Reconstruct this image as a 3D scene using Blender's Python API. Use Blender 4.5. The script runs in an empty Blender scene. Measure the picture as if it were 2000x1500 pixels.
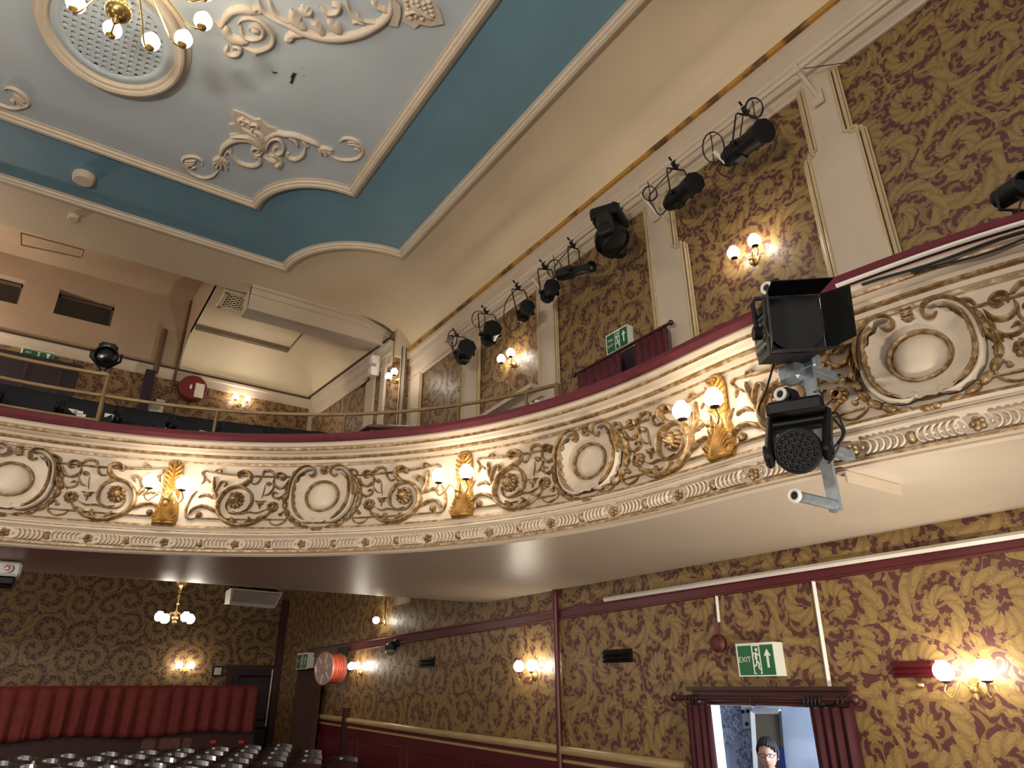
import bpy, bmesh, math, random
from mathutils import Vector, Matrix, noise
random.seed(7)
sc = bpy.context.scene
COL = sc.collection
PI = math.pi
CZ = 1.82            # camera height above the stalls floor at the stage

# ------------------------------------------------------------------ camera
F_PX = 1334.17
YAW, PITCH, ROLL = (math.radians(a) for a in (34.718, 23.869, -0.306))
FWD = Vector((math.sin(YAW) * math.cos(PITCH), math.cos(YAW) * math.cos(PITCH), math.sin(PITCH)))
_r = Vector((math.cos(YAW), -math.sin(YAW), 0))
_u = _r.cross(FWD)
RGT = _r * math.cos(ROLL) + _u * math.sin(ROLL)
UPV = -_r * math.sin(ROLL) + _u * math.cos(ROLL)
CAM = Vector((0, 0, CZ))
cam = bpy.data.cameras.new('camera')
cam.sensor_width = 36
cam.lens = F_PX / 2000 * 36
cam.clip_start = 0.05
cam.clip_end = 200
camo = bpy.data.objects.new('camera', cam)
COL.objects.link(camo)
camo.matrix_world = Matrix((
    (RGT.x, UPV.x, -FWD.x, 0), (RGT.y, UPV.y, -FWD.y, 0), (RGT.z, UPV.z, -FWD.z, CZ), (0, 0, 0, 1)))
sc.camera = camo

# ------------------------------------------------------------------ light and exposure
w = bpy.data.worlds.new('world')
sc.world = w
w.use_nodes = True
w.node_tree.nodes['Background'].inputs[0].default_value = (1.0, 0.95, 0.88, 1)
w.node_tree.nodes['Background'].inputs[1].default_value = 0.30     # dim fill added through the open stage side behind the camera
sc.view_settings.view_transform = 'Standard'
sc.view_settings.look = 'None'
sc.view_settings.exposure = 0.36
sc.view_settings.gamma = 1.0
sc.view_settings.use_curve_mapping = False
sc.cycles.use_denoising = True
sc.cycles.max_bounces = 8
sc.cycles.diffuse_bounces = 4
sc.cycles.glossy_bounces = 3
sc.cycles.sample_clamp_indirect = 6
GLOBE_POWER = 31.0


def area(name, loc, target, sx, sy, power, color):
    l = bpy.data.lights.new(name, 'AREA')
    l.shape = 'RECTANGLE'
    l.size, l.size_y, l.energy, l.color = sx, sy, power, color
    o = bpy.data.objects.new(name, l)
    COL.objects.link(o)
    o.location = loc
    o.rotation_euler = (Vector(target) - Vector(loc)).to_track_quat('-Z', 'Y').to_euler()
    return o


# unseen soft fill added over the stage, behind the photographer
area('stage_fill_light', (-1.5, -4.5, 4.2), (1.5, 7.0, 4.5), 5.0, 2.0, 70, (1.0, 0.94, 0.86))
# footlights at the stage edge that wash the soffit of the circle
sp = bpy.data.lights.new('foot_light', 'SPOT')
sp.energy, sp.shadow_soft_size, sp.spot_size, sp.spot_blend, sp.color = 560, .2, math.radians(74), 1.0, (1.0, .92, .80)
spo = bpy.data.objects.new('foot_light', sp)
COL.objects.link(spo)
spo.location = (2.6, -.4, .5)
spo.rotation_euler = (Vector((4.6, 3.6, 2.9)) - Vector(spo.location)).to_track_quat('-Z', 'Y').to_euler()
area('ceiling_fill_light', (-3.2, .2, 3.0), (2.2, 6.5, 8.4), 1.0, .25, 230, (1.0, 0.94, 0.85))  # unseen fill added to brighten the ceiling and cove


def lamp(loc, power, r=.09):
    l = bpy.data.lights.new('unseen_lamp', 'POINT')
    l.energy, l.shadow_soft_size, l.color = power, r, (1.0, .90, .75)
    o = bpy.data.objects.new('unseen_lamp', l)
    COL.objects.link(o)
    o.location = loc


# stand-ins for the unseen left-side lamps; the last is fill added for the vault
for _x, _y, _z, _p in ((-5.5, 3.3, 5.8, 34), (-5.5, 7.5, 6.3, 34), (-5.4, 1.9, 1.7, 22), (-5.4, 7.5, 1.7, 14), (-2.65, 11.4, 2.5, 140),
                       (-3.7, 1.9, 3.35, 34), (-3.2, 4.8, 3.35, 34), (-2.9, 13.6, 7.2, 150), (-4.9, 11.5, 6.0, 60), (2.7, 12.3, 5.76, 64)):
    lamp((_x, _y, _z), _p)


# ------------------------------------------------------------------ helpers
def H(z):
    return z + CZ


def ray(px, py):
    return FWD + RGT * ((px - 1000) / F_PX) - UPV * ((py - 750) / F_PX)


def onX(px, py, X):
    r = ray(px, py)
    return CAM + r * (X / r.x)


def onY(px, py, Y):
    r = ray(px, py)
    return CAM + r * (Y / r.y)


def onZ(px, py, z):
    r = ray(px, py)
    return CAM + r * ((z - CZ) / r.z)


def smooth_path(pts, n=8, closed=False):
    """Catmull-Rom through points of any dimension."""
    P = [tuple(p) for p in pts]
    m = len(P)
    out = []
    segs = m if closed else m - 1
    for i in range(segs):
        if closed:
            p0, p1, p2, p3 = P[(i - 1) % m], P[i], P[(i + 1) % m], P[(i + 2) % m]
        else:
            p0, p1, p2, p3 = P[max(i - 1, 0)], P[i], P[i + 1], P[min(i + 2, m - 1)]
        for k in range(n):
            t = k / n
            out.append(tuple(0.5 * (2 * b + (c - a) * t + (2 * a - 5 * b + 4 * c - d) * t * t + (3 * b - a - 3 * c + d) * t ** 3)
                             for a, b, c, d in zip(p0, p1, p2, p3)))
    if not closed:
        out.append(P[-1])
    return out


class MB:
    """Collects shapes and links them as ONE mesh object."""

    def __init__(s, xf=None):
        s.v, s.f, s.m = [], [], []
        s.xf = xf

    def add(s, vs, fs, mat=0):
        o = len(s.v)
        for p in vs:
            s.v.append(Vector(s.xf(*p)) if s.xf else Vector(p))
        for f in fs:
            s.f.append([i + o for i in f])
            s.m.append(mat)
        return s

    def hexa(s, p, mat=0):
        """eight corners: bottom four then top four, counter-clockwise"""
        return s.add(p, [(3, 2, 1, 0), (4, 5, 6, 7), (0, 1, 5, 4), (1, 2, 6, 5), (2, 3, 7, 6), (3, 0, 4, 7)], mat)

    def box(s, c, d, mat=0, M=None, bev=0):
        c = Vector(c)
        x, y, z = d[0] / 2, d[1] / 2, d[2] / 2
        if bev:
            b = min(bev, x * .9, y * .9, z * .9)
            vs, idx = [], {}
            for sx in (-1, 1):
                for sy in (-1, 1):
                    for sz in (-1, 1):
                        for a in range(3):
                            q = [sx * (x - b), sy * (y - b), sz * (z - b)]
                            q[a] += (sx, sy, sz)[a] * b
                            idx[(sx, sy, sz, a)] = len(vs)
                            vs.append(Vector(q))
            fs = []
            for a in range(3):
                e, g = (a + 1) % 3, (a + 2) % 3
                for sg in (-1, 1):
                    loop = []
                    for se, sgg in ((-1, -1), (1, -1), (1, 1), (-1, 1)):
                        k = [0, 0, 0]
                        k[a], k[e], k[g] = sg, se, sgg
                        loop.append(idx[(k[0], k[1], k[2], a)])
                    fs.append(loop if sg > 0 else loop[::-1])
                    # edges along axis a
                for se in (-1, 1):
                    for sg2 in (-1, 1):
                        k0 = [0, 0, 0]
                        k1 = [0, 0, 0]
                        k0[a], k1[a] = -1, 1
                        k0[e] = k1[e] = se
                        k0[g] = k1[g] = sg2
                        l = [idx[(*k0, e)], idx[(*k1, e)], idx[(*k1, g)], idx[(*k0, g)]]
                        fs.append(l if se * sg2 > 0 else l[::-1])
            for sx in (-1, 1):
                for sy in (-1, 1):
                    for sz in (-1, 1):
                        t = [idx[(sx, sy, sz, 0)], idx[(sx, sy, sz, 1)], idx[(sx, sy, sz, 2)]]
                        fs.append(t if sx * sy * sz > 0 else t[::-1])
        else:
            vs = [Vector(q) for q in ((-x, -y, -z), (x, -y, -z), (x, y, -z), (-x, y, -z), (-x, -y, z), (x, -y, z), (x, y, z), (-x, y, z))]
            fs = [(3, 2, 1, 0), (4, 5, 6, 7), (0, 1, 5, 4), (1, 2, 6, 5), (2, 3, 7, 6), (3, 0, 4, 7)]
        if M:
            vs = [M @ q for q in vs]
        return s.add([q + c for q in vs], fs, mat)

    def quad(s, a, b, c, d, mat=0):
        return s.add([a, b, c, d], [(0, 1, 2, 3)], mat)

    def tube(s, pts, r, n=8, mat=0, cap=True, flat=None):
        """round bar along points; r a number or one per point"""
        P = [Vector(p) for p in pts]
        m = len(P)
        R = r if isinstance(r, (list, tuple)) else [r] * m
        vs, fs = [], []
        up = None
        for i in range(m):
            t = (P[min(i + 1, m - 1)] - P[max(i - 1, 0)])
            if t.length < 1e-9:
                t = Vector((0, 0, 1))
            t.normalize()
            if up is None:
                a = Vector((0, 0, 1)) if abs(t.z) < .9 else Vector((1, 0, 0))
                up = (a - t * a.dot(t)).normalized()
            else:
                up = up - t * up.dot(t)
                up = up.normalized() if up.length > 1e-6 else t.orthogonal().normalized()
            sd = t.cross(up)
            for k in range(n):
                an = 2 * PI * k / n
                vs.append(P[i] + (up * math.cos(an) + sd * math.sin(an)) * R[i])
        for i in range(m - 1):
            for k in range(n):
                fs.append((i * n + k, i * n + (k + 1) % n, (i + 1) * n + (k + 1) % n, (i + 1) * n + k))
        if cap:
            fs.append(list(range(n))[::-1])
            fs.append([(m - 1) * n + k for k in range(n)])
        return s.add(vs, fs, mat)

    def lathe(s, prof, c=(0, 0, 0), axis=(0, 0, 1), n=16, mat=0, ref=None):
        """(r, h) profile turned about an axis"""
        ax = Vector(axis).normalized()
        a = Vector(ref) if ref else (Vector((1, 0, 0)) if abs(ax.x) < .9 else Vector((0, 1, 0)))
        a = (a - ax * a.dot(ax)).normalized()
        b = ax.cross(a)
        c = Vector(c)
        vs, fs = [], []
        for r, h in prof:
            for k in range(n):
                t = 2 * PI * k / n
                vs.append(c + ax * h + (a * math.cos(t) + b * math.sin(t)) * max(r, 1e-4))
        m = len(prof)
        for i in range(m - 1):
            for k in range(n):
                fs.append((i * n + k, i * n + (k + 1) % n, (i + 1) * n + (k + 1) % n, (i + 1) * n + k))
        fs.append(list(range(n))[::-1])
        fs.append([(m - 1) * n + k for k in range(n)])
        return s.add(vs, fs, mat)

    def cyl(s, p0, p1, r0, r1=None, n=16, mat=0):
        p0, p1 = Vector(p0), Vector(p1)
        d = p1 - p0
        return s.lathe([(r0, 0), (r0 if r1 is None else r1, d.length)], p0, d, n, mat)

    def ball(s, c, r, mat=0, n=16, m=10, sq=(1, 1, 1), M=None):
        vs, fs = [], []
        c = Vector(c)
        for i in range(m + 1):
            th = PI * i / m
            for k in range(n):
                ph = 2 * PI * k / n
                q = Vector((r * sq[0] * math.sin(th) * math.cos(ph), r * sq[1] * math.sin(th) * math.sin(ph), r * sq[2] * math.cos(th)))
                vs.append((M @ q if M else q) + c)
        for i in range(m):
            for k in range(n):
                fs.append((i * n + k, (i + 1) * n + k, (i + 1) * n + (k + 1) % n, i * n + (k + 1) % n))
        return s.add(vs, fs, mat)

    def sweep(s, prof, path, mats=None, closed=False, nrm=None, cap=True):
        """prof: (out, up) list; path: list of (point, outward normal)"""
        vs, fs, ms = [], [], []
        k = len(prof)
        for p, nn in path:
            p, nn = Vector(p), Vector(nn)
            for o, u in prof:
                vs.append(p + nn * o + Vector((0, 0, u)))
        m = len(path)
        o0 = len(s.v)
        for q in vs:
            s.v.append(q)
        for i in range(m if closed else m - 1):
            j = (i + 1) % m
            for a in range(k - 1):
                s.f.append([o0 + i * k + a, o0 + i * k + a + 1, o0 + j * k + a + 1, o0 + j * k + a])
                s.m.append(mats[a] if mats else 0)
        return s

    def ngon(s, pts, mat=0, thick=None):
        """flat polygon (may be concave); thick = offset vector for an extruded slab"""
        n = len(pts)
        P = [Vector(p) for p in pts]
        if thick is None:
            return s.add(P, [list(range(n))], mat)
        t = Vector(thick)
        vs = P + [p + t for p in P]
        fs = [list(range(n))[::-1], [n + i for i in range(n)]]
        for i in range(n):
            j = (i + 1) % n
            fs.append((i, j, n + j, n + i))
        return s.add(vs, fs, mat)

    # relief work drawn in local (u, v, w): w stands out of the surface
    def stroke(s, pts, wd, h, mat=0, n=6, base=0.0, lobes=0, lobe=0.35, sm=5, taper=(1, 1)):
        P = smooth_path(pts, sm) if sm > 1 else [tuple(p) for p in pts]
        m = len(P)
        if m < 2:
            return s
        L = [0]
        for i in range(1, m):
            L.append(L[-1] + math.hypot(P[i][0] - P[i - 1][0], P[i][1] - P[i - 1][1]))
        vs, fs = [], []
        for i in range(m):
            a, b = P[max(i - 1, 0)], P[min(i + 1, m - 1)]
            tx, ty = b[0] - a[0], b[1] - a[1]
            l = math.hypot(tx, ty) or 1
            nx, ny = -ty / l, tx / l
            t = L[i] / L[-1]
            if isinstance(wd, (list, tuple)):
                q = t * (len(wd) - 1)
                k = min(int(q), len(wd) - 2)
                W = wd[k] + (wd[k + 1] - wd[k]) * (q - k)
            else:
                W = wd
            e = min(1, t * 6 + .25 if taper[0] else 1, (1 - t) * 6 + .15 if taper[1] else 1)
            W *= e
            if lobes:
                W *= 1 - lobe + lobe * abs(math.sin(t * lobes * PI)) * 1.6
            hh = h * (.4 + .6 * e)
            for j in range(n + 1):
                c = -1 + 2 * j / n
                vs.append((P[i][0] + nx * W * c, P[i][1] + ny * W * c, base + hh * math.sqrt(max(0, 1 - c * c))))
        for i in range(m - 1):
            for j in range(n):
                fs.append((i * (n + 1) + j, (i + 1) * (n + 1) + j, (i + 1) * (n + 1) + j + 1, i * (n + 1) + j + 1))
        return s.add(vs, fs, mat)

    def dome(s, u, v, ru, rv, h, mat=0, base=0.0, n=14, m=4, ang=0):
        vs, fs = [], []
        ca, sa = math.cos(ang), math.sin(ang)
        for i in range(m + 1):
            t = PI / 2 * i / m
            for k in range(n):
                a = 2 * PI * k / n
                x, y = ru * math.cos(t) * math.cos(a), rv * math.cos(t) * math.sin(a)
                vs.append((u + x * ca - y * sa, v + x * sa + y * ca, base + h * math.sin(t)))
        for i in range(m):
            for k in range(n):
                fs.append((i * n + k, i * n + (k + 1) % n, (i + 1) * n + (k + 1) % n, (i + 1) * n + k))
        return s.add(vs, fs, mat)

    def ringr(s, u, v, ru, rv, wd, h, mat=0, base=0.0, a0=0, a1=2 * PI, n=32, wob=0, wobn=0):
        pts = []
        for i in range(n + 1):
            a = a0 + (a1 - a0) * i / n
            k = 1 + wob * abs(math.sin(a * wobn))
            pts.append((u + ru * k * math.cos(a), v + rv * k * math.sin(a)))
        return s.stroke(pts, wd, h, mat, base=base, sm=1, taper=(0, 0) if abs(a1 - a0) > 6.2 else (1, 1))

    def build(s, name, mats, parent=None, smooth=40, loc=None):
        off = Vector(parent.location) if parent is not None else (Vector(loc) if loc is not None else Vector())
        if parent is not None and parent.parent is not None:
            off = off + Vector(parent.parent.location)
        me = bpy.data.meshes.new(name)
        me.from_pydata([v - off for v in s.v], [], s.f)
        for mt in (mats if isinstance(mats, (list, tuple)) else [mats]):
            me.materials.append(mt)
        me.polygons.foreach_set('material_index', s.m)
        if smooth:
            me.polygons.foreach_set('use_smooth', [True] * len(me.polygons))
            me.set_sharp_from_angle(angle=math.radians(smooth))
        me.validate()
        me.update()
        o = bpy.data.objects.new(name, me)
        COL.objects.link(o)
        if parent is not None:
            o.parent = parent
        elif loc is not None:
            o.location = loc
        return o


def tag(o, label=None, cat=None, group=None, kind=None):
    if label:
        o['label'] = label
    if cat:
        o['category'] = cat
    if group:
        o['group'] = group
    if kind:
        o['kind'] = kind
    return o


def thing(name, label, cat, loc=(0, 0, 0), group=None):
    o = bpy.data.objects.new(name, None)
    o.empty_display_size = .1
    COL.objects.link(o)
    o.location = loc
    return tag(o, label, cat, group)


def struct(o):
    o['kind'] = 'structure'
    return o


def kids(o):
    return [c for c in COL.objects if c.parent == o]


def dup(o, parent=None):
    c = o.copy()
    COL.objects.link(c)
    if parent is not None:
        c.parent = parent
    for ch in list(o.children):
        dup(ch, c)
    return c


def place(o, loc, rz=0.0, label=None, group=None):
    o.location = loc
    o.rotation_euler = (0, 0, rz)
    if label:
        o['label'] = label
    if group:
        o['group'] = group
    return o


# ------------------------------------------------------------------ materials
def srgb(r, g, b):
    f = lambda c: (c / 255 / 12.92) if c / 255 <= .04045 else ((c / 255 + .055) / 1.055) ** 2.4
    return (f(r), f(g), f(b), 1)


MATS = {}


def mat(name, col, rough=.6, metal=0.0, var=.12, vscale=6.0, bump=0.0, bscale=40.0, col2=None, thr=None, emit=None, spec=None, coat=0):
    m = bpy.data.materials.new(name)
    m.use_nodes = True
    nt = m.node_tree
    b = nt.nodes['Principled BSDF']
    b.inputs['Roughness'].default_value = rough
    b.inputs['Metallic'].default_value = metal
    if spec is not None:
        b.inputs['Specular IOR Level'].default_value = spec
    if coat:
        b.inputs['Coat Weight'].default_value = coat
    if emit:
        b.inputs['Emission Color'].default_value = emit[0]
        b.inputs['Emission Strength'].default_value = emit[1]
    geo = nt.nodes.new('ShaderNodeNewGeometry')
    tex = nt.nodes.new('ShaderNodeTexNoise')
    tex.inputs['Scale'].default_value = vscale
    tex.inputs['Detail'].default_value = 5
    nt.links.new(geo.outputs['Position'], tex.inputs['Vector'])
    ramp = nt.nodes.new('ShaderNodeValToRGB')
    e = ramp.color_ramp.elements
    if col2 is None:
        e[0].color = tuple(c * (1 - var) for c in col[:3]) + (1,)
        e[1].color = tuple(min(1, c * (1 + var)) for c in col[:3]) + (1,)
        e[0].position, e[1].position = .3, .7
    else:
        e[0].color, e[1].color = col, col2
        e[0].position, e[1].position = thr or (.45, .6)
    nt.links.new(tex.outputs['Fac'], ramp.inputs['Fac'])
    nt.links.new(ramp.outputs['Color'], b.inputs['Base Color'])
    if bump:
        t2 = nt.nodes.new('ShaderNodeTexNoise')
        t2.inputs['Scale'].default_value = bscale
        t2.inputs['Detail'].default_value = 4
        nt.links.new(geo.outputs['Position'], t2.inputs['Vector'])
        bp = nt.nodes.new('ShaderNodeBump')
        bp.inputs['Strength'].default_value = bump
        bp.inputs['Distance'].default_value = .02
        nt.links.new(t2.outputs['Fac'], bp.inputs['Height'])
        nt.links.new(bp.outputs['Normal'], b.inputs['Normal'])
    MATS[name] = m
    return m


def wallpaper(name, axes, scale=2.15, gold=(0.255, 0.165, 0.056, 1), ground=(0.076, 0.022, 0.019, 1), rough=.5):
    """old-gold acanthus scrolls on a dark maroon ground, turned from Voronoi cells"""
    m = bpy.data.materials.new(name)
    m.use_nodes = True
    nt = m.node_tree
    N, Lk = nt.nodes, nt.links
    b = N['Principled BSDF']
    b.inputs['Roughness'].default_value = rough

    def math_(op, a, c=None, d=None):
        n = N.new('ShaderNodeMath')
        n.operation = op
        for i, v in enumerate((a, c, d)):
            if v is None:
                continue
            if isinstance(v, (int, float)):
                n.inputs[i].default_value = v
            else:
                Lk.new(v, n.inputs[i])
        return n.outputs[0]

    geo = N.new('ShaderNodeNewGeometry')
    sep = N.new('ShaderNodeSeparateXYZ')
    Lk.new(geo.outputs['Position'], sep.inputs[0])
    cmb = N.new('ShaderNodeCombineXYZ')
    Lk.new(sep.outputs[axes[0]], cmb.inputs[0])
    Lk.new(sep.outputs[axes[1]], cmb.inputs[1])
    # gentle warp so that the scrolls lean like hand drawing
    nz = N.new('ShaderNodeTexNoise')
    nz.inputs['Scale'].default_value = 2.2
    nz.inputs['Detail'].default_value = 1
    Lk.new(cmb.outputs[0], nz.inputs['Vector'])
    wv = N.new('ShaderNodeVectorMath')
    wv.operation = 'MULTIPLY_ADD'
    Lk.new(nz.outputs['Color'], wv.inputs[0])
    wv.inputs[1].default_value = (.16, .16, 0)
    Lk.new(cmb.outputs[0], wv.inputs[2])
    P = wv.outputs[0]

    def spiral(scale, rnd, arms, wind, notch, depth):
        vo = N.new('ShaderNodeTexVoronoi')
        vo.voronoi_dimensions = '2D'
        vo.inputs['Scale'].default_value = scale
        vo.inputs['Randomness'].default_value = rnd
        Lk.new(P, vo.inputs['Vector'])
        d = N.new('ShaderNodeVectorMath')
        d.operation = 'SUBTRACT'
        Lk.new(P, d.inputs[0])
        Lk.new(vo.outputs['Position'], d.inputs[1])
        s2 = N.new('ShaderNodeSeparateXYZ')
        Lk.new(d.outputs[0], s2.inputs[0])
        ang = math_('ARCTAN2', s2.outputs[1], s2.outputs[0])
        sc_ = N.new('ShaderNodeSeparateColor')
        Lk.new(vo.outputs['Color'], sc_.inputs[0])
        sgn = math_('SIGN', math_('SUBTRACT', sc_.outputs[0], .5))
        r = math_('MULTIPLY', vo.outputs['Distance'], 1.0)
        ph = math_('ADD', math_('MULTIPLY', math_('MULTIPLY', ang, sgn), arms), math_('MULTIPLY', r, wind))
        ph = math_('ADD', ph, math_('MULTIPLY', sc_.outputs[1], 6.28))
        sn = math_('SINE', ph)
        # leaf notches along each scroll
        nt_ = math_('SINE', math_('ADD', math_('MULTIPLY', ang, notch), math_('MULTIPLY', r, -30.0)))
        val = math_('ADD', sn, math_('MULTIPLY', nt_, depth))
        return val, r, nt_

    v1, r1, n1 = spiral(scale, .62, 1.0, 15.0, 11.0, .36)
    v2, r2, n2 = spiral(scale * 3.6, .95, 2.0, 10.0, 5.0, .5)

    def step(x, lo, hi):
        mr = N.new('ShaderNodeMapRange')
        mr.interpolation_type = 'SMOOTHSTEP'
        mr.inputs[1].default_value, mr.inputs[2].default_value = lo, hi
        Lk.new(x, mr.inputs[0])
        return mr.outputs[0]

    a = step(v1, -.12, .06)
    vein = math_('MULTIPLY', step(math_('ABSOLUTE', math_('SUBTRACT', v1, .30)), .0, .14), step(math_('ABSOLUTE', math_('SUBTRACT', v1, .85)), .0, .14))
    c2 = step(v2, -.05, .25)
    fl = step(n1, -.75, -.3)
    gold_f = math_('MULTIPLY', a, math_('ADD', math_('MULTIPLY', vein, .42), .58))
    gold_f = math_('MULTIPLY', gold_f, math_('ADD', math_('MULTIPLY', fl, .3), .7))
    small = math_('MULTIPLY', math_('MULTIPLY', c2, math_('SUBTRACT', 1.0, a)), .58)
    fac = math_('MAXIMUM', gold_f, small)
    mix = N.new('ShaderNodeMix')
    mix.data_type = 'RGBA'
    Lk.new(fac, mix.inputs['Factor'])
    mix.inputs[6].default_value = ground
    mix.inputs[7].default_value = gold
    Lk.new(mix.outputs[2], b.inputs['Base Color'])
    rr = math_('SUBTRACT', rough, math_('MULTIPLY', fac, .12))
    Lk.new(rr, b.inputs['Roughness'])
    bp = N.new('ShaderNodeBump')
    bp.inputs['Strength'].default_value = .25
    bp.inputs['Distance'].default_value = .004
    Lk.new(fac, bp.inputs['Height'])
    Lk.new(bp.outputs['Normal'], b.inputs['Normal'])
    MATS[name] = m
    return m


PAPER_R = wallpaper('wallpaper_right', (1, 2))
PAPER_B = wallpaper('wallpaper_back', (0, 2))
CREAM = mat('cream_paint', srgb(192, 175, 154), .5, var=.05, vscale=2.0, bump=.08, bscale=60)
CREAM_D = mat('cream_plaster_relief', srgb(198, 181, 159), .5, var=.07, vscale=12, bump=.1, bscale=80)
BEIGE = mat('beige_ceiling_paint', srgb(212, 192, 160), .6, var=.05, vscale=.9, bump=.06, bscale=25)
GREY = mat('grey_blue_ceiling_paint', srgb(190, 198, 202), .55, var=.05, vscale=1.2, bump=.05, bscale=25)
TEAL = mat('teal_ceiling_paint', srgb(110, 146, 162), .55, var=.07, vscale=1.1, bump=.05, bscale=25)
SOFFIT = mat('soffit_paint', srgb(206, 190, 168), .36, var=.04, vscale=1.5, bump=.1, bscale=14)
GILT = mat('gilding', srgb(164, 122, 60), .38, metal=.35, var=.3, vscale=22, bump=.15, bscale=90)
GILT2 = mat('worn_gilding', srgb(122, 90, 48), .42, metal=.25, col2=srgb(184, 160, 126), thr=(.42, .72), vscale=26, bump=.12, bscale=90)
MAROON = mat('maroon_gloss_paint', srgb(82, 24, 30), .35, var=.1, vscale=3)
VELVET = mat('maroon_velvet', srgb(86, 22, 32), .85, var=.15, vscale=12)
BRASS = mat('brass', srgb(204, 172, 108), .24, metal=.85, var=.08)
BRASS_D = mat('dull_brass', srgb(168, 136, 84), .4, metal=.6, var=.12)
BLACK = mat('black_metal', srgb(15, 15, 16), .5, var=.2, vscale=20, spec=.3)
BLACK_G = mat('black_gloss', srgb(16, 17, 19), .2, var=.1)
GLASS_D = mat('dark_lens_glass', srgb(8, 9, 10), .22, var=.1, spec=.35)
WHITE = mat('white_plastic', srgb(214, 208, 198), .45, var=.03)
GALV = mat('galvanised_steel', srgb(150, 160, 168), .4, metal=.55, var=.18, vscale=30)
CABLE = mat('black_cable', srgb(22, 20, 20), .5, var=.1)
WOODB = mat('dark_brown_wood', srgb(64, 40, 30), .4, var=.25, vscale=5)
CARPET = mat('red_carpet', srgb(70, 22, 24), .95, var=.2, vscale=40)

# ================================================================== the room
XW, XL = 5.0, -5.8            # side walls
YB, YU = 16.3, 14.1           # back wall of the stalls, back wall of the circle
BCX, BCY, BR = -0.4, 2.85, 3.70   # horseshoe of the balcony front


def slab(name, pts, thick, m, smooth=0):
    return struct(MB().ngon(pts, thick=thick).build(name, m, smooth=smooth))


def fl(y):                       # raked stalls floor
    return max(0.0, .003 * y)


slab('floor', [(XL, -6, 0), (XW + .1, -6, 0), (XW + .1, 0, 0), (XL, 0, 0)], (0, 0, -.1), CARPET)
slab('floor_raked', [(XL, 0, 0), (XW, 0, 0), (XW, YB, fl(YB)), (XL, YB, fl(YB))], (0, 0, -.1), CARPET)

# right wall with the doorway cut out
DY0, DY1 = onX(1640, 1376, XW).y, onX(1383, 1376, XW).y
DZ1 = onX(1480, 1376, XW).z
mb = MB()
T = (.12, 0, 0)
ztop = H(5.75)
for y0, y1, z0, z1 in ((-3, DY0, -.4, ztop), (DY1, 10.45, -.4, ztop), (DY0, DY1, DZ1, ztop), (10.45, YB, -.4, H(3.4))):
    mb.ngon([(XW, y0, z0), (XW, y1, z0), (XW, y1, z1), (XW, y0, z1)], thick=T)
struct(mb.build('wall_right', PAPER_R, smooth=0))

slab('wall_back', [(XL, YB, -.2), (XW, YB, -.2), (XW, YB, H(2.6)), (XL, YB, H(2.6))], (0, .2, 0), PAPER_B)
PAPER_L = PAPER_R
slab('wall_left', [(XL, -3, -.4), (XL, YB, -.4), (XL, YB, H(7.4)), (XL, -3, H(7.4))], (-.2, 0, 0), PAPER_L)

# upper rear walls (behind the circle seats)
XR0, XR1 = 4.64, 4.37
slab('wall_right_rear', [(XR0, 10.55, H(2.1)), (XR1, YU, H(2.1)), (XR1, YU, H(6.6)), (XR0, 10.55, H(6.6))], (.2, 0, 0), PAPER_R)
slab('wall_right_return', [(XW + .05, 10.45, H(2.1)), (XR0, 10.55, H(2.1)), (XR0, 10.55, H(6.3)), (XW + .05, 10.45, H(6.3))], (0, .15, 0), PAPER_B)
# back wall above the picture rail is plain plaster, below it is papered
slab('wall_back_upper', [(XL, YU, H(2.1)), (XR1 + .1, YU, H(2.1)), (XR1 + .1, YU, H(5.80)), (XL, YU, H(5.80))], (0, .2, 0), PAPER_B)
# plain plaster with two recessed projection windows
PLASTER = mat('aged_plaster', srgb(164, 138, 112), .7, var=.08, vscale=1.3, bump=.1, bscale=20)
wz0, wz1 = onY(165, 626, YU).z, onY(165, 577, YU).z
wx = [(onY(-60, 560, YU).x, onY(45, 560, YU).x), (onY(107, 600, YU).x, onY(225, 600, YU).x)]
wz0a, wz1a = onY(20, 583, YU).z, onY(20, 541, YU).z
mb = MB()
zt = H(8.4)
xs = [XL, wx[0][0], wx[0][1], wx[1][0], wx[1][1], 1.56 + .1]
zl = wz0
zh = wz1
for i in range(5):
    x0, x1 = xs[i], xs[i + 1]
    if i in (1, 3):
        a, b_ = (H(5.8), zl), (zh, zt)
        for z0, z1 in (a, b_):
            mb.ngon([(x0, YU, z0), (x1, YU, z0), (x1, YU, z1), (x0, YU, z1)], thick=(0, .3, 0))
    else:
        mb.ngon([(x0, YU, H(5.8)), (x1, YU, H(5.8)), (x1, YU, zt), (x0, YU, zt)], thick=(0, .3, 0))
struct(mb.build('wall_back_plaster', PLASTER, smooth=0))
WINGLASS = mat('dark_window_glass', srgb(52, 50, 44), .2, var=.1)
WINFR = mat('window_frame_paint', srgb(88, 72, 56), .5)
for i, (x0, x1) in enumerate(wx):
    g = MB().box(((x0 + x1) / 2, YU + .22, (zl + zh) / 2), (x1 - x0, .03, zh - zl)).build('window_%d' % (i + 1), WINGLASS, smooth=0)
    struct(g)
    f = MB()
    f.box(((x0 + x1) / 2, YU + .19, zh - .06), (x1 - x0, .05, .05))
    f.box(((x0 + x1) / 2, YU + .19, zl + .02), (x1 - x0, .05, .04))
    f.box((x0 + .02, YU + .19, (zl + zh) / 2), (.04, .05, zh - zl)).box((x1 - .02, YU + .19, (zl + zh) / 2), (.04, .05, zh - zl))
    f.build('window_frame', WINFR, g, smooth=0)

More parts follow.
